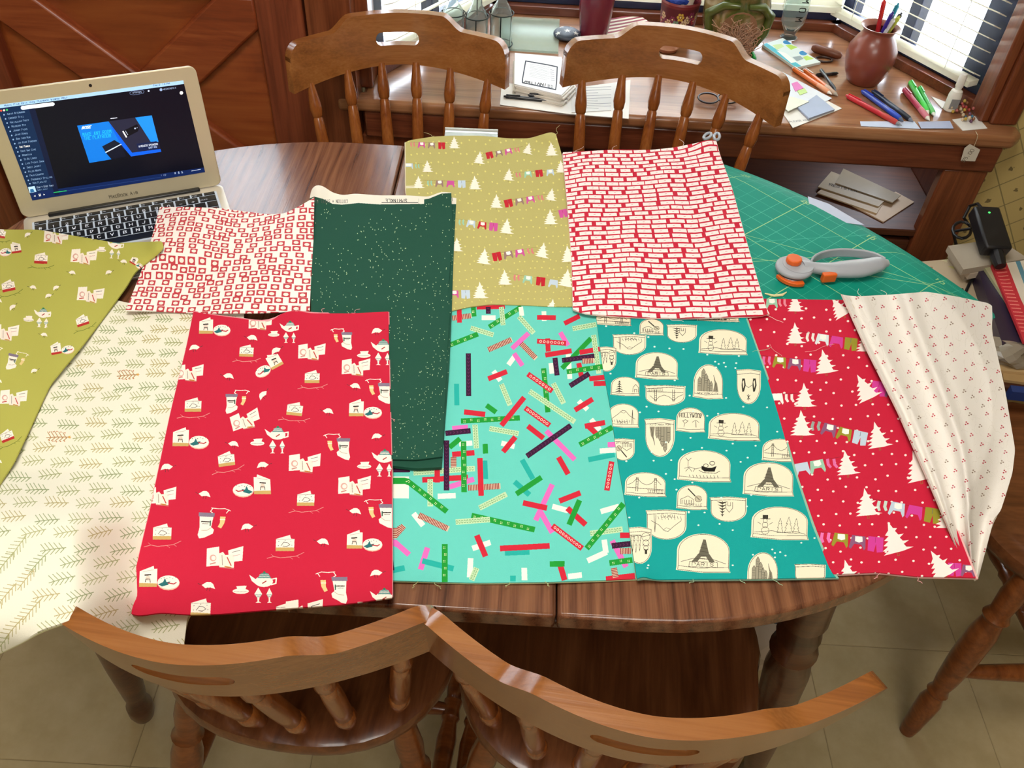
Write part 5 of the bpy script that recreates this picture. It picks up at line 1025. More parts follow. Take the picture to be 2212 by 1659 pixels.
# clear strip and grey scissors handles at the far edge
p = at(1018, 288, .757); rl = thing('clear_ruler', (p[0], p[1], .752), 'end of a shiny clear strip poking out behind the olive cloth', 'ruler', rz=R(2))
MB().box((-.048, -.030, 0), (.048, .014, .0035)).build('strip', plain('B8C4CC', .12, .3, coat=.8), rl, bevel=.0012); MB().tube([(-.048, .013, .004), (.048, .013, .004)], .0035, 10).build('edge_roll', plain('D8DEE2', .15, .6), rl)
p = at(1540, 300, .757); sc_ = thing('scissors', (p[0], p[1], .756), 'pale grey scissor handle loops showing behind the brick cloth', 'scissors')
for dx, a_ in ((-.010, 1.05), (.007, 1.35)):
    c0 = np.array([dx, .004, .004]); e = np.array([math.cos(a_), math.sin(a_), 0]); s2 = np.array([-e[1], e[0], 0])
    MB().tube([c0+e*.013*math.cos(t)+s2*.005*math.sin(t) for t in [2*math.pi*i/20 for i in range(21)]], .0028, 8).build('finger_loop', plain('A8AEBA', .3), sc_)
MB().bar((0, -.01, .002), (-.002, -.06, .002), .006, .002).build('blade', steel, sc_)
# ------------------------------------------------------------------ things on the desk
def dk(x, y, z=DZ): return at(x, y, z)
def slab(name, label, cat, px, z, th, mat, group=None, cv=None, corner=0, parent=None, part=None):
    P = [at(x, y, z+th) for x, y in px]; n = len(P); v = [(p[0], p[1], z+th) for p in P]+[(p[0], p[1], z) for p in P]
    uv = None
    if cv is not None: cv.o = (0, 0); cv.k = 1.; uv = [(a/cv.w, 1-b/cv.h) for a, b in cv.T(px)]*2
    mb = MB().add(v, [tuple(range(n)), tuple(reversed(range(n, 2*n)))]+[(i, (i+1) % n, n+(i+1) % n, n+i) for i in range(n)], 0, uv)
    if cv is not None: mat = printed(name+'_print', cv, .6, .3)
    o = mb.build(name if parent is None else part, mat, parent, smooth=0, world=parent is not None)
    return tag(o, label, cat, group) if parent is None else o
def pen(label, p, q, r, body, grip, tip='D8D8D8', cat='pen', z=DZ, z2=None, group=None, name='pen', clip=None, base=None):
    a = base[0] if base else at(*p, z+r); b = base[1] if base else at(*q, (z2 or z)+r); t = thing(name, (a if a[2] < b[2] else b)-np.array([0, 0, r]), label, cat, group); t.location = tuple(a-np.array([0, 0, r]))
    d = b-a; L_ = np.linalg.norm(d); w = lambda k: a+d*k
    MB().lathe([(0, r*.7), (.02, r), (.6, r), (1, r*.98)], w(.03), w(.66), 12).build('barrel', plain(body, .3, coat=.3), t, world=True)
    MB().lathe([(0, r*1.02), (.3, r*1.1), (.9, r*1.02), (1, r*.8)], w(.66), w(.92), 12).build('grip', plain(grip, .5), t, world=True)
    MB().lathe([(0, r*.8), (.8, r*.25), (1, r*.1)], w(.92), w(1), 10).build('tip', plain(tip, .3), t, world=True)
    MB().lathe([(0, r*.45), (1, r*.5)], w(0), w(.03), 8).build('button', plain(clip or body, .3), t, world=True)
    up = np.array([0, 0, 1.]) if abs(d[2]) < L_*.7 else np.cross(d/L_, (1, 0, 0)); MB().bar(w(.04)+up*r*1.05, w(.26)+up*r*1.25, r*.5, r*.3).build('clip', plain(clip or body, .3), t, world=True)
    return t
white = plain('E6E2DA', .6, var=.02); offw = plain('D8D0BC', .6, var=.03)
# papers and invitations
slab('paper', 'large white sheet lying under the invitation stack on the desk', 'paper', [(1084, 178), (1240, 195), (1362, 172), (1358, 256), (1230, 246), (1080, 226)], DZ+.0004, .0012, white)
pc = Canvas(600, 400, 'DEDCD8').quad([(1230, 175), (1345, 168), (1345, 250), (1235, 244)]); pc.flat(); [pc.line([(80, 60+i*30), (80+(400 if i % 3 else 250), 60+i*30)], '8A8A90', 5) for i in range(10)]; pc.poly([(60, 40), (180, 40), (180, 200), (60, 200)], 'B0A8A0'); pc.quad([(1230, 175), (1345, 168), (1345, 250), (1235, 244)])
slab('leaflet', 'grey printed leaflet under the white cards, behind the brick cloth chair', 'leaflet', [(1236, 190), (1330, 178), (1320, 238), (1235, 243)], DZ+.002, .0008, None, cv=pc)
zz = DZ+.002
for i, (dx, dy, sh) in enumerate(((0, 24, 'D9D3C8'), (3, 20, 'E4E0D8'), (-3, 15, 'CFC7BA'), (4, 10, 'DDD8CE'), (1, 5, 'E6E2DA'))):
    slab('card', ['lowest', 'second lowest', 'middle', 'second highest', 'fourth'][i]*0+('plain card %s in the stack beneath the INVITED card' % ['at the very bottom', 'one up from the bottom', 'in the middle', 'two down from the top', 'directly below the top'][i]), 'card', [(x+dx, y+dy) for x, y in ((1112, 116), (1215, 124), (1240, 178), (1214, 203), (1111, 180))], zz, .0036, plain(sh, .6), 'stack of white cards on the desk'); zz += .0037
iq = [(1108, 112), (1216, 122), (1238, 206), (1108, 184)]
ic = Canvas(900, 800, 'E8E8EA').quad(iq).crop(580, 0, .3029)
ic.line([(1830, 432), (2057, 475), (2042, 638), (1808, 590), (1830, 432)], '2A3244', 8)
for i in range(9): ic.line([(1860, 455+i*11), (2010-(i % 3)*14, 482+i*11)], 'B8BCC4', 2.5)
for i in range(6): ic.line([(2008, 495+i*15), (2032, 500+i*15)], '8A90A0', 3)
ic.text('INVITED', 1975, 598, 17, '1E2230', 5, rot=188, wr=1.15); ic.text('YOU ARE', 2024, 608, 8, '4A5060', 1.6, rot=188); ic.text('YOU ARE', 2024, 620, 8, '4A5060', 1.6, rot=188)
slab('invitation', 'white invitation card reading INVITED upside down, topmost of the card stack', 'card', [(1112, 114), (1213, 123), (1238, 180), (1213, 205), (1111, 181)], zz, .002, None, cv=ic)
pen('black ballpoint pen in front of the white card stack', (1088, 208), (1225, 222), .0045, '1C1C20', '26262A', '888888')
pen('second black pen, closer to the card stack, mostly hidden by the chair', (1140, 205), (1228, 214), .004, '202028', '30303A', '999999', z=DZ+.006)
# glass bottles in a wire rack
def glassmat(c, rough=.03, w=.9):
    m, nt, b = nodes('glass_'+c, rough); b.inputs['Base Color'].default_value = (*lin(c), 1); b.inputs['Transmission Weight'].default_value = w; b.inputs['IOR'].default_value = 1.12
    no = N(nt, 'ShaderNodeTexNoise', i_Scale=20.); bm = N(nt, 'ShaderNodeBump', i_Strength=.1, i_Distance=.002); nt.links.new(no.outputs[0], bm.inputs['Height']); nt.links.new(bm.outputs[0], b.inputs['Normal']); return m
gm = glassmat('EAF4F2', .05, .92)
bc = dk(1030, 106)
rk = thing('bottle_rack', (bc[0], bc[1], DZ), 'dark wire rack holding three clear bottles in front of the left window', 'rack')
cen = [(bc[0]-.056, bc[1]-.006), (bc[0], bc[1]-.016), (bc[0]+.056, bc[1]+.012)]
wire = plain('1E2A28', .4, .6)
for (x, y), lb in zip(cen, ('leftmost', 'middle', 'rightmost')):
    for zr in (.012, .085): MB().tube([(x+.0285*math.cos(t), y+.0285*math.sin(t), DZ+zr) for t in [2*math.pi*i/24 for i in range(25)]], .0013, 6).build('ring', wire, rk, world=True)
    for a in (.6, 2.7, 4.7): MB().tube([(x+.0285*math.cos(a), y+.0285*math.sin(a), DZ+.001), (x+.0285*math.cos(a), y+.0285*math.sin(a), DZ+.085)], .0013, 6).build('upright', wire, rk, world=True)
    b = thing('glass_bottle', (x, y, DZ+.002), '%s of the three small clear glass bottles in the wire rack' % lb, 'bottle', 'clear bottles in the wire rack')
    MB().lathe([(0, .022), (.02, .0255), (.5, .0255), (.62, .022), (.72, .012), (.92, .011), (.93, .0135), (1, .0135), (1, .010), (.75, .0095), (.6, .019), (.5, .0235), (.05, .0235), (.03, .018), (.03, .001)], (0, 0, 0), (0, 0, .15), 24, cap=True).build('body', gm, b)
MB().tube([(bc[0], bc[1]-.012, DZ+.085), (bc[0], bc[1]-.012, DZ+.17), (bc[0]+.01, bc[1]-.012, DZ+.19), (bc[0]+.02, bc[1]-.012, DZ+.17)], .0016, 6).build('handle', wire, rk, world=True)
slab('glass_board', 'pale green translucent glass board lying flat right of the bottles', 'board', [(1077, 34), (1209, 41), (1206, 112), (1085, 104)], DZ+.0004, .005, glassmat('DCEADC', .2, .8))
# starry stone, mug, flag cloth
st_ = Canvas(500, 500, '3E4654'); st_.flat()
for x, y, r in ((150, 130, 60), (330, 90, 55), (250, 300, 70), (400, 330, 60), (90, 350, 55)): st_.poly([(x+(r if i % 2 == 0 else r*.4)*math.cos(i*math.pi/5-.4), y+(r if i % 2 == 0 else r*.4)*math.sin(i*math.pi/5-.4)) for i in range(10)], 'D8D8D4')
p = dk(1224, 82); mb = MB(); v = []; uv = []; f = []
for j in range(9):
    a = j/8*math.pi/2*1.15-.25
    for i in range(24): t = 2*math.pi*i/24; r = .034*math.cos(a); v.append((p[0]+r*math.cos(t), p[1]+r*math.sin(t)*1.1, DZ+.010+.012*math.sin(a))); uv.append((.5+.48*math.cos(t)*math.cos(a), .5+.48*math.sin(t)*math.cos(a)))
f = [(j*24+i, j*24+(i+1) % 24, (j+1)*24+(i+1) % 24, (j+1)*24+i) for j in range(8) for i in range(24)]+[tuple(range(24)), tuple(reversed(range(192, 216)))]
tag(mb.add(v, f, 0, uv).build('painted_stone', printed('stars', st_, .4, .4), None), 'round dark blue stone painted with white stars, beside the maroon mug', 'stone')
p = dk(1281, 80); mug = thing('mug', (p[0], p[1], DZ), 'tall glossy maroon mug in front of the middle window', 'mug'); mm2 = plain('6E2036', .25, coat=.5)
MB().lathe([(0, .030), (.03, .034), (.5, .040), (.97, .0445), (1, .044), (.98, .041), (.5, .036), (.06, .029), (.06, .001)], (0, 0, 0), (0, 0, .115), 32).build('cup', mm2, mug)
MB().tube([(.014, .038, .09), (.022, .062, .085), (.024, .068, .06), (.02, .058, .035), (.012, .034, .03)], .005, 10).build('handle', mm2, mug)
fc = Canvas(500, 400, 'D8CFB8').flat(); [fc.poly([(0, i*66), (500, i*66), (500, i*66+33), (0, i*66+33)], '8A3440') for i in range(7)]; fc.quad([(1318, 40), (1378, 30), (1420, 62), (1296, 88)])
slab('striped_cloth', 'folded red and cream striped cloth beside the maroon mug', 'cloth', [(1318, 40), (1378, 30), (1420, 60), (1340, 92), (1298, 86)], DZ+.0004, .012, None, cv=fc)
# flowered tin with tissue
p = dk(1457, 84); tin = thing('flowered_tin', (p[0], p[1], DZ), 'maroon tin with painted flowers holding blue tissue, behind the right far chair', 'pot')
tcv = Canvas(1600, 500, '5E1F2C').flat(); rs = random.Random(1)
tcv.poly([(0, 350), (1600, 350), (1600, 500), (0, 500)], 'C9A87A'); tcv.poly([(0, 0), (1600, 0), (1600, 60), (0, 60)], '7A2C30')
for i in range(30):
    x, y, r = i*54, 200+rs.uniform(-60, 60), rs.uniform(26, 40); col = rs.choice(['D8B84A', 'C03A4A', '6E9A80', 'E0C8A0', '8A3A60'])
    for a in range(6): tcv.ell(x+r*math.cos(a*1.05), y+r*math.sin(a*1.05), r*.5, r*.5, col, 8)
    tcv.ell(x, y, r*.4, r*.4, 'F0E0A0', 8)
for i in range(16): tcv.poly([(i*100, 350), (i*100+50, 400), (i*100+100, 350)], 'A02A3A'); tcv.ell(i*100, 440, 20, 20, '3A3030', 8)
v = []; uv = []; n = 33
for z, r in ((0, .040), (.09, .047), (.095, .049), (.1, .047)):
    for i in range(n): t = 2*math.pi*i/(n-1); v.append((r*math.cos(t), r*math.sin(t), z)); uv.append((i/(n-1)+.0001, z/.1))
MB().add(v, [(j*n+i, j*n+i+1, (j+1)*n+i+1, (j+1)*n+i) for j in range(3) for i in range(n-1)], 0, uv).build('can', printed('tin_print', tcv, .4, .5), tin)
def crumple(name, parent, c, rx, ry, rz, mat, seed, nn=10, world=True, sharp=0):
    rr = random.Random(seed); bm = bmesh.new(); bmesh.ops.create_icosphere(bm, subdivisions=3, radius=1)
    ph = [(rr.uniform(2, 7), rr.uniform(0, 6), Vector((rr.uniform(-1, 1), rr.uniform(-1, 1), rr.uniform(-1, 1)))) for _ in range(nn)]
    for v_ in bm.verts:
        k = 1+sum(.07*math.sin(a*(v_.co.dot(d))+b) for a, b, d in ph); v_.co = Vector((c[0]+v_.co.x*k*rx, c[1]+v_.co.y*k*ry, c[2]+v_.co.z*k*rz))
    mb = MB(); mb.add([tuple(v_.co) for v_ in bm.verts], [tuple(x.index for x in f_.verts) for f_ in bm.faces]); bm.free()
    return mb.build(name, mat, parent, world=world, smooth=sharp)
crumple('blue_tissue', tin, (p[0]-.012, p[1], DZ+.105), .040, .036, .022, plain('1E3F9E', .6), 3); crumple('white_tissue', tin, (p[0]+.008, p[1]-.022, DZ+.112), .018, .012, .028, plain('DCD2C4', .7), 5); crumple('red_tissue', tin, (p[0]-.02, p[1]+.01, DZ+.13), .02, .018, .018, plain('8A2A50', .6), 9)
# leafy ceramic pot
p = dk(1572, 104); pot = thing('ceramic_pot', (p[0], p[1], DZ), 'green and brown glazed pot stuffed with straw, behind the right far chair', 'pot')
gmx, nt, b_ = nodes('mottled_glaze', .25, coat=.5); no = N(nt, 'ShaderNodeTexNoise', i_Scale=22., i_Detail=5., i_Distortion=1.5); tc = N(nt, 'ShaderNodeTexCoord'); nt.links.new(tc.outputs['Object'], no.inputs['Vector'])
cr = N(nt, 'ShaderNodeValToRGB'); e = cr.color_ramp.elements; e[0].position = .35; e[0].color = (*lin('4E5A22'), 1); e[1].position = .7; e[1].color = (*lin('B8A888'), 1); k_ = e.new(.52); k_.color = (*lin('8A7448'), 1)
nt.links.new(no.outputs[0], cr.inputs[0]); nt.links.new(cr.outputs[0], b_.inputs['Base Color'])
MB().lathe([(t_, r_*1.2) for t_, r_ in [(0, .038), (.1, .046), (.45, .064), (.75, .066), (.92, .060), (1, .067), (1, .061), (.9, .054), (.5, .056), (.2, .04), (.2, .001)]], (0, 0, 0), (0, 0, .15), 32).build('body', gmx, pot, smooth=60)
rs = random.Random(12); mb = MB()
for sx in (-1, 1):
    MB().tube([(sx*.010, -.079, .130), (sx*.045, -.072, .128), (sx*.072, -.046, .100), (sx*.066, -.050, .060), (sx*.040, -.058, .018)], [.006, .010, .012, .010, .005], 10).build('leaf_relief', plain('4E5C22', .3, coat=.4, var=.3), pot, smooth=60)
MB().add([(x_*.044*1.0, -.0815+abs(x_)**2*.014+(.012 if z_ < -.6 else 0), .068+z_*.05) for x_, z_ in ell(0, 0, 1, 1, 20)]+[(x_*.04, -.060, .068+z_*.045) for x_, z_ in ell(0, 0, 1, 1, 20)], [tuple(range(20))]+[(i, (i+1) % 20, 20+(i+1) % 20, 20+i) for i in range(20)]).build('front_medallion', plain('9A7052', .5, var=.25), pot, smooth=60)
for i in range(130):
    a, b2 = rs.uniform(-1.0, 1.0), rs.uniform(-1, 1); x0, z0 = rs.uniform(-.035, .035), rs.uniform(.0, .05); pts = [(x0+a*.009*k+.008*math.sin(k*2+i), -.083+rs.uniform(-.008, .0)-.002*k, z0+.005+.012*k+.006*math.sin(k+b2*3)) for k in range(5)]; mb.tube(pts, .0011, 4)
o = mb.build('straw', plain('B08A70', .7), pot, smooth=0); o['kind'] = 'stuff'
crumple('dried_flower', pot, (p[0]+.01, p[1]-.01, DZ+.155), .05, .045, .02, plain('8E7A4A', .7), 21)
# MOM glass
p = dk(1703, 82); gl = thing('vase_glass', (p[0], p[1], DZ), 'clear tulip shaped glass with MOM written on it, before the middle window', 'glass')
MB().lathe([(0, .018), (.02, .022), (.05, .012), (.12, .018), (.25, .029), (.45, .031), (1, .024), (1, .022), (.45, .0285), (.25, .0265), (.13, .012), (.12, .001)], (0, 0, 0), (0, 0, .17), 28).build('bowl', gm, gl, smooth=60)
for i, ch_ in enumerate('MOM'): ink('lettering', ch_, .015, (-.004+i*.003-.0, -.0335+.0014*i, .058+i*.022), (0, .0, -1), (1, 0, 0), plain('141814', .5), gl, .16)
cpq = [(1647, 96), (1691, 82), (1773, 134), (1719, 146)]
cp = Canvas(500, 800, 'DDE8E4').quad(cpq).crop(1600, 0, .2773)
cp.poly([(170, 345), (200, 335), (470, 515), (430, 525)], '4FB8C8'); cp.ell(360, 328, 36, 16, '2F86C0', 16); cp.ell(480, 410, 36, 18, '2F86C0', 16); cp.poly([(340, 350), (380, 345), (440, 365), (380, 385)], 'B8D85A'); cp.poly([(470, 440), (510, 430), (565, 455), (500, 470)], 'B8D85A'); cp.poly([(390, 440), (450, 430), (480, 455), (430, 475)], '9AA8AC'); cp.poly([(240, 350), (310, 340), (330, 360), (270, 385)], 'C8DCA0'); cp.poly([(270, 390), (340, 410), (430, 480), (390, 490)], 'F0F4EC')
slab('sticker_pack', 'white and turquoise pack of stickers with blue ovals, left of the clay jar', 'pack', cpq, DZ+.0004, .006, None, cv=cp)
brn = plain('6E3A22', .45); t = thing('leather_tool', (*dk(1785, 112)[:2], DZ), 'brown handled tool with a dark ring, left of the clay jar', 'tool')
MB().lathe([(0, .006), (.1, .010), (.6, .011), (.92, .009), (1, .004)], dk(1755, 102, DZ+.011), dk(1818, 122, DZ+.011), 12).build('handle', brn, t, world=True)
c0 = dk(1780, 128, DZ+.003); MB().tube([c0+np.array([.020*math.cos(a), .014*math.sin(a), 0]) for a in [2*math.pi*i/20 for i in range(21)]], .0026, 8).build('ring', plain('3A2420', .4), t, world=True)
pen('green pen tip-down just behind the right far chair corner', (1610, 84), (1632, 132), .005, '1E9A3C', '25B048', '157A30')
pen('lower orange mechanical pencil with a clear cap beside the sticky notes', (1712, 147), (1797, 204), .0055, 'E0702A', 'E8A078', 'F4ECE4', 'pencil', name='mechanical_pencil', clip='E8E4E0')
pen('upper orange mechanical pencil with a pale tip beside the dark pens', (1736, 150), (1810, 207), .0055, 'D86A28', 'C8A890', 'B8B0A4', 'pencil', name='mechanical_pencil', clip='D8D4D0')
pen('dark grey pen slanting toward the clay jar, crossing another', (1772, 150), (1806, 196), .004, '3A3E44', '2A2C30', '555A60', z=DZ+.008)
pen('short dark pen lying crosswise under the dark grey pen', (1762, 163), (1812, 158), .004, '2A2426', '1E1A1C', '444444')
ntq = [(1688, 150), (1800, 205), (1820, 235), (1700, 280)]
slab('paper', 'white letter sheet beneath the notepad near the desk edge', 'paper', [(1660, 200), (1712, 178), (1819, 234), (1713, 276)], DZ+.0004, .0012, white)
slab('paper', 'white sheet under the sticky notes, below the orange pencils', 'paper', [(1690, 155), (1797, 212), (1760, 232), (1665, 190)], DZ+.002, .0008, plain('DDE2E8', .6))
nc = Canvas(300, 100, 'E8E6E0').flat(); 
ink('lettering', 'PLEASE KEEP', .006, at(1731, 262, DZ+.0019), (.95, .3, 0), (-.3, .95, 0), plain('6A6A70', .6), None, .12); o = bpy.data.objects['lettering'] if 'lettering' in bpy.data.objects and bpy.data.objects['lettering'].parent is None else None
for o in [o for o in COL.objects if o.name.startswith('lettering') and o.parent is None]:
    par = [q for q in COL.objects if q.name.startswith('paper') and q.get('label', '').startswith('white letter')][0]; o.parent = par; o.location = Vector(o.location)-par.location
slab('notepad', 'blue-grey square notepad on the white letter sheet', 'notepad', [(1724, 232), (1764, 205), (1803, 236), (1748, 255)], DZ+.003, .004, plain('A8B4CC', .6))
slab('sticky_note', 'cream sticky note overlapping the blue-grey notepad', 'note', [(1696, 205), (1748, 219), (1703, 240), (1680, 222)], DZ+.0075, .001, plain('E4E6D4', .6))
slab('sticky_note', 'bright pink sticky note behind the chair ear', 'note', [(1710, 180), (1722, 176), (1736, 190), (1718, 197)], DZ+.003, .001, plain('E07CC0', .6))
slab('sticky_note', 'pale green sticky note beside the pink one', 'note', [(1722, 196), (1738, 190), (1744, 199), (1728, 205)], DZ+.003, .001, plain('C0DC8A', .6))
# clay jar with pens
p = dk(1862, 176); jr = thing('clay_jar', (p[0], p[1], DZ), 'round terracotta clay jar holding pens in front of the right window', 'jar'); clay = plain('8A4638', .32, var=.12, scale=30, coat=.25)
MB().lathe([(t_, r_*.9) for t_, r_ in [(0, .036), (.03, .041), (.2, .053), (.45, .062), (.62, .060), (.78, .048), (.88, .038), (.93, .038), (1, .048), (1, .044), (.93, .033), (.8, .042), (.5, .056), (.1, .040), (.08, .001)]], (0, 0, 0), (0, 0, .130), 40).build('body', clay, jr, smooth=60)
jx, jy = p[0], p[1]
for lb, dx, dy, tx, ty, h_, col, g_ in (('red capped pen standing in the clay jar', -.012, 0, -.004, .02, .182, 'B8222A', 'D83A30'), ('purple pen standing in the clay jar', .004, -.01, .012, -.01, .166, '3A2A8A', '4A3AA0'), ('teal pen leaning right in the clay jar', .006, .01, .028, .016, .176, '127A90', '1A90A8'), ('white pen standing low in the clay jar', .012, -.012, .018, -.014, .154, 'D8DCE0', 'E8E8E8'), ('yellow-green pen at the right of the clay jar', .018, .0, .032, -.004, .156, 'B8C04A', 'C8D060'), ('black clicker pen at the right rim of the clay jar', .02, .008, .040, .01, .158, '26262A', '3A3A40')):
    a = np.array([jx-dx*.6, jy-dy*.6, DZ+.03]); b = np.array([jx+tx, jy+ty, DZ+h_]); pen(lb, None, None, .0052, col, g_, col, base=(b, a), group='pens in the clay jar', clip=g_)
pen('red gel pen nearest the desk edge among three pens', (1828, 206), (1948, 271), .0058, 'C82838', 'C03A34', '8A9098', clip='E02A3A')
pen('blue gel pen between the red and the black one', (1862, 196), (1952, 262), .0058, '1E3FB0', '2048C0', '6A7A90', clip='2A50D0')
pen('black gel pen with a blue barrel end, right of the blue pen', (1884, 196), (1973, 263), .0055, '25304A', '1C2230', '7A8290', clip='203060')
pen('pink highlighter left of the green ones', (1952, 192), (2008, 260), .0062, 'C84A6A', 'D87A8A', 'F0ECE0', 'highlighter', name='highlighter')
pen('thick bright green highlighter in the middle of three', (1966, 176), (2006, 248), .0065, '38D044', '48E050', 'E8F0E0', 'highlighter', name='highlighter')
pen('thinner green highlighter on the right of three', (1986, 188), (2019, 251), .0055, '34B848', '6ACB70', 'F0F4E8', 'highlighter', name='highlighter')
slab('paper', 'long bluish white paper strip along the desk edge', 'paper', [(1858, 262), (1975, 262), (1988, 278), (1860, 272)], DZ+.0004, .0008, plain('C8D4EC', .5))
slab('paper', 'short pale blue paper strip right of the long one', 'paper', [(1983, 263), (2052, 261), (2060, 277), (1990, 277)], DZ+.0016, .0008, plain('B4BEDC', .5))
slab('card', 'small white card propped beside the glue bottle', 'card', [(2012, 208), (2048, 222), (2052, 233), (2034, 233)], DZ+.0004, .001, white)
slab('card', 'white display card lying under the bead bracelets', 'card', [(2057, 258), (2110, 250), (2133, 277), (2080, 282)], DZ+.0004, .001, white)
p = dk(2050, 238); gb = thing('glue_bottle', (p[0], p[1], DZ), 'small white bottle with a white cap by the right window post', 'bottle')
MB().lathe([(0, .012), (.05, .0145), (.6, .0145), (.8, .012), (.85, .007), (1, .007)], (0, 0, 0), (0, 0, .058), 20, sx=1.).build('body', plain('ECE8DE', .35), gb); MB().lathe([(0, .0085), (.8, .0085), (1, .006)], (0, 0, .056), (0, 0, .084), 18).build('cap', plain('E4E0D6', .35), gb)
MB().prism([(-.010, -.0150), (.008, -.0150), (.008, -.0143), (-.010, -.0143)], .010, .032).build('label', plain('8A8C8E', .5), gb)
rs = random.Random(31)
for q, (px_, py_, rr, lb) in enumerate(((2062, 240, .020, 'left bead bracelet, mostly red and cream beads'), (2088, 238, .022, 'right bead bracelet, purple and brown beads'), (2088, 262, .012, 'small cluster of blue and yellow beads at the desk edge'))):
    p = dk(px_, py_); br = thing('bead_bracelet', (p[0], p[1], DZ), lb, 'bracelet', 'bead bracelets on the desk corner')
    for i in range(18 if rr > .015 else 11):
        a = 2*math.pi*i/(18 if rr > .015 else 11); col = rs.choice(['A83A34', 'C8B090', '3A7A9A', '6A3A5A', '8A5A34', 'C0A040', 'B0605A']); z = .005+.004*(i % 3)
        MB().lathe([(0, .001), (.15, .003), (.5, .0042), (.85, .003), (1, .001)], (rr*math.cos(a)-.003, rr*math.sin(a)*.8, z), (rr*math.cos(a)+.003, rr*math.sin(a)*.8+.001, z), 8).build('bead', plain(col, .3, coat=.4), br, smooth=60)
tgp = np.array([.955, 1.728, 0]); tgq = lambda x, y: atline(x, y, (0, 1.728), (1, 1.728))
tg = thing('price_tag', tgq(2095, 348), 'white price tag hanging on a string from the desk edge', 'tag')
P = [tgq(x, y) for x, y in ((2095, 311), (2117, 323), (2106, 348), (2075, 347), (2083, 320))]; v = [tuple(p) for p in P]+[(p[0], p[1]-.001, p[2]) for p in P]
MB().add(v, [(0, 1, 2, 3, 4), (9, 8, 7, 6, 5)]+[(i, (i+1) % 5, 5+(i+1) % 5, 5+i) for i in range(5)]).build('tag_card', plain('D8D0C0', .6), tg, world=True, smooth=0)
MB().tube([dk(2108, 284, DZ+.004), tgq(2112, 292), tgq(2110, 302), tgq(2104, 316)], .0007, 6).build('string', plain('C8B898', .7), tg, world=True)
c_ = tgq(2094, 336); ink('lettering', '$5.00', .008, (c_[0], c_[1]-.0015, c_[2]), (.3, 0, .95), (-.95, 0, .3), plain('7A6A5A', .6), tg, .12, world=True)
p = dk(1440, 110); tag(MB().lathe([(0, .018), (.3, .024), (1, .028), (1, .025), (.4, .020), (.3, .001)], (p[0], p[1], DZ), (p[0], p[1], DZ+.012), 24).build('clay_dish', plain('B0785A', .5), None), 'small clay dish seen through the slot of the right far chair', 'dish')
t = thing('eyeglasses', (*dk(1560, 212)[:2], DZ), 'dark eyeglasses lying behind the spindles of the right far chair', 'glasses'); g2 = plain('3A2A26', .3)
for px_, lab in ((1530, 0), (1572, 1)):
    c0 = dk(px_, 212, DZ+.012); MB().tube([c0+np.array([.022*math.cos(a), .016*math.sin(a), .004*math.sin(a)]) for a in [2*math.pi*i/22 for i in range(23)]], .0022, 6).build('rim', g2, t, world=True)
MB().tube([dk(1590, 205, DZ+.012), dk(1606, 200, DZ+.016), dk(1612, 214, DZ+.008)], .0018, 6).build('temple', g2, t, world=True)
# envelopes in the cabinet
sz = .3935
for i, (q, lb, col) in enumerate((([(1842, 444), (1935, 414), (1975, 436), (1909, 479)], 'beige card lying lowest on the cabinet shelf', 'C4A684'), ([(1765, 416), (1799, 389), (1911, 434), (1894, 461)], 'cream envelope under the addressed one on the cabinet shelf', 'B89E7A'), ([(1767, 403), (1796, 370), (1925, 420), (1898, 446)], 'grey-beige envelope with Register written on it, cabinet shelf', 'AC9674'), ([(1805, 395), (1822, 364), (1946, 422), (1928, 437)], 'shiny clear envelope topmost on the cabinet shelf', 'A89880'))):
    o = slab('envelope' if i else 'card', lb, 'envelope' if i else 'card', q, sz, .003, plain(col, .5 if i < 3 else .2), 'papers on the cabinet shelf'); sz += .0032
    if i == 2:
        lt_ = ink('lettering', 'Register', .012, at(1822, 408, sz+.0004), (.93, -.36, 0), (.36, .93, 0), plain('3A3430', .6), None, .13); lt_.parent = o; lt_.location = Vector(lt_.location)-o.location
slab('plastic_sheet', 'pale bluish sheet poking out under the far edge of the green mat', 'sheet', [(1745, 424), (1790, 440), (1868, 486), (1800, 478), (1750, 450)], TZ+.0001, .0006, plain('B8C0D8', .4))
# ------------------------------------------------------------------ right-hand side table with clutter
sd = thing('side_table', (1.2, 1.31, 0), 'low wooden side table at the right, buried under papers', 'table')
MB().box((.86, 1.13, .455), (1.55, 1.50, .48)).build('tabletop', M['cab'], sd, bevel=.004, world=True)
for x in (.89, 1.51):
    for y in (1.16, 1.47): MB().box((x-.02, y-.02, 0), (x+.02, y+.02, .455)).build('leg', M['trimz'], sd, bevel=.003, world=True)
SZ = .4805
mgc = Canvas(400, 500, 'B9A68A').flat(); rs = random.Random(44)
for i in range(26): x, y = rs.uniform(0, 400), rs.uniform(0, 500); mgc.poly([(x, y), (x+rs.uniform(30, 90), y+rs.uniform(-20, 20)), (x+rs.uniform(20, 60), y+rs.uniform(30, 60))], rs.choice(['C9BE96', '9A8470', 'D8CCB0', '8E7A5E', 'B8B06A']))
mgc.quad([(1975, 560), (2150, 540), (2220, 740), (2060, 740)])
slab('magazine', 'beige mottled magazine spread on the side table beside the cutting mat', 'magazine', [(1978, 566), (2096, 556), (2190, 745), (2085, 760), (2010, 640)], SZ, .006, None, cv=mgc)
for i_, lb in enumerate(('lowest of the thick white envelopes under the black charger', 'middle thick white envelope under the black charger', 'topmost thick white envelope under the black charger')):
    slab('envelope', lb, 'envelope', [(x+(0, 10, -4)[i_], y-i_*7+(0, 3, 0)[i_]) for x, y in ((2052, 545), (2160, 530), (2225, 572), (2085, 596))], SZ+.0065+.0145*i_, .0135, plain(('B4A48E', 'C0B09C', 'A89C8A')[i_], .6), 'envelopes on the side table')
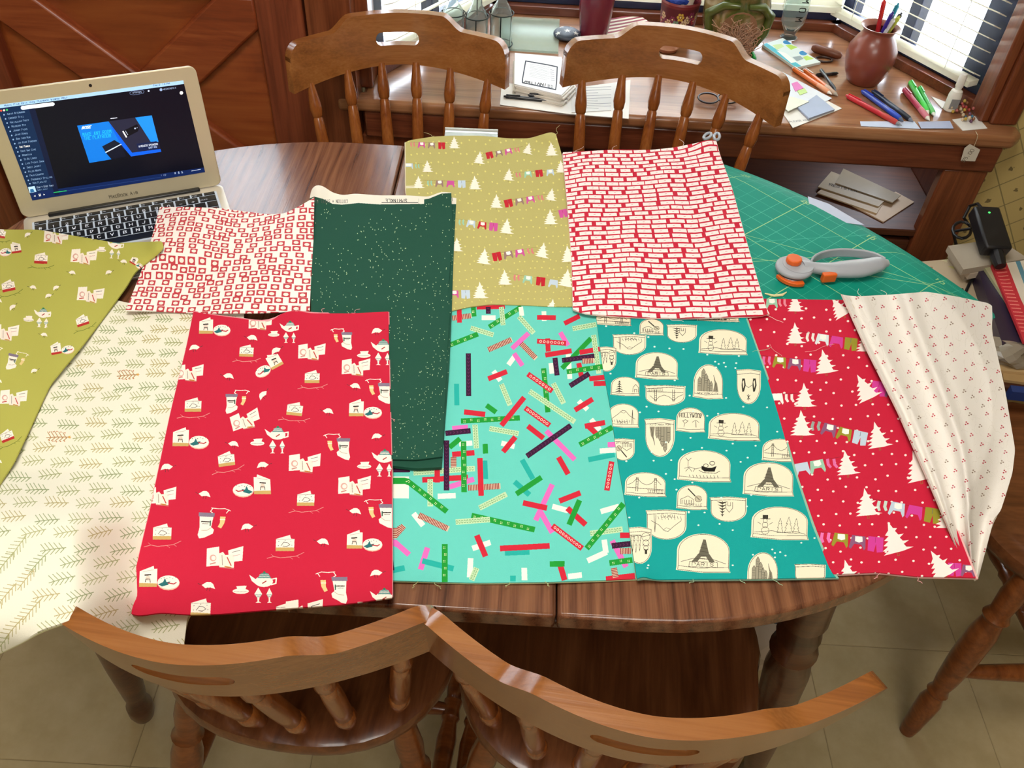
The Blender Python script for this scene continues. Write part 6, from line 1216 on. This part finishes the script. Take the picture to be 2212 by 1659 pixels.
slab('folder', 'thick dark purple folder leaning along the side table', 'folder', [(2114, 586), (2156, 576), (2216, 738), (2166, 744)], SZ+.0065, .03, plain('2E2438', .35))
slab('magazine', 'pale green magazine under the red one', 'magazine', [(2116, 562), (2230, 560), (2260, 700), (2208, 700)], SZ+.037, .006, plain('A8A680', .4))
rmc = Canvas(300, 600, 'C0303A').flat(); rmc.poly([(140, 0), (300, 0), (300, 600), (190, 600)], 'D8CDBA'); rmc.poly([(220, 0), (260, 0), (290, 600), (250, 600)], '5A8A9A'); [rmc.line([(30, 40+i*28), (120, 44+i*28)], 'E07A70', 8) for i in range(18)]; rmc.quad([(2140, 572), (2212, 560), (2275, 740), (2210, 740)])
slab('magazine', 'red and cream magazine topmost on the side table', 'magazine', [(2142, 572), (2215, 562), (2280, 735), (2212, 738)], SZ+.0435, .006, None, cv=rmc)
t = thing('plastic_bag', (*at(2165, 755, SZ+.02)[:2], SZ), 'crumpled grey plastic bag in front of the purple folder', 'bag')
c0 = at(2170, 758, SZ+.022); crumple('bag_body', t, tuple(c0), .06, .035, .020, plain('8E8474', .25, coat=.4), 17, 14)
slab('wood_slat', 'pale wooden slat at the front edge of the side table', 'slat', [(2158, 785), (2225, 792), (2226, 806), (2160, 800)], SZ, .012, plain('C0A070', .55))
slab('wood_slat', 'lower pale wooden slat in front of the other', 'slat', [(2166, 806), (2226, 812), (2228, 828), (2168, 820)], SZ, .006, plain('B09060', .55))
slab('stapler', 'dark blue stapler at the right picture edge by the chair seat', 'stapler', [(2183, 832), (2240, 838), (2242, 852), (2187, 846)], SZ, .02, plain('1C3570', .35))
# charger
ad_ = at(2132, 500, .62); t = thing('power_adapter', (ad_[0], ad_[1], SZ+.052), 'black laptop power adapter with a green light and coiled cord', 'adapter')
a = at(2124, 455, .585); b = at(2152, 545, .555); d = (b-a)/np.linalg.norm(b-a); s_ = np.cross(d, (0, 0, 1)); s_ /= np.linalg.norm(s_); u_ = np.cross(s_, d)
MB().obox((a+b)/2, (b-a)/2, s_*.027, u_*.015).build('brick', plain('141418', .45), t, bevel=.005, world=True); MB().lathe([(0, .0022), (1, .0022)], a+d*.018+u_*.0148, a+d*.018+u_*.0158, 8).build('light', plain('2AE040', .3), t, world=True)
bpy.data.objects['light'].data.materials[0] = bpy.data.objects['light'].data.materials[0].copy(); lm = bpy.data.objects['light'].data.materials[0].node_tree.nodes['Principled BSDF']; lm.inputs['Emission Color'].default_value = (.1, 1, .2, 1); lm.inputs['Emission Strength'].default_value = 1.5
MB().lathe([(0, .012), (.3, .014), (1, .010)], b, b+d*.035, 10).build('plug', plain('101014', .5), t, world=True)
P = [a-d*.002, at(2112, 440, .59), at(2095, 445, .57), at(2082, 470, .55)]+[at(2078+20*math.cos(w_), 497+18*math.sin(w_), SZ+.055+.01*w_/6) for w_ in [-.9+i*.5 for i in range(15)]]+[at(2058, 500, SZ+.04), at(2066, 530, SZ+.01)]
MB().tube([tuple(q) for q in np.array(P)], .0032, 8).build('cord', plain('101014', .5), t, world=True)
P = [at(x, y, SZ+.014) for x, y in ((2160, 575), (2120, 585), (2095, 610), (2082, 640), (2078, 625))]; MB().tube(P, .003, 8).build('cord', plain('101014', .5), t, world=True)
# bag with jeans under the table
p = at(1675, 1415, .16); p = p+np.array([-.025, .07, 0]); t = thing('laundry_bag', (p[0], p[1]+.03, 0), 'white cloth bag with blue jeans inside, on the floor under the table', 'bag')
crumple('bag_cloth', t, (p[0], p[1]+.03, .12), .12, .11, .118, plain('B8A896', .75), 8); crumple('jeans', t, (p[0]+.005, p[1]+.02, .235), .085, .07, .045, plain('2E4058', .8, var=.35, scale=60), 19)
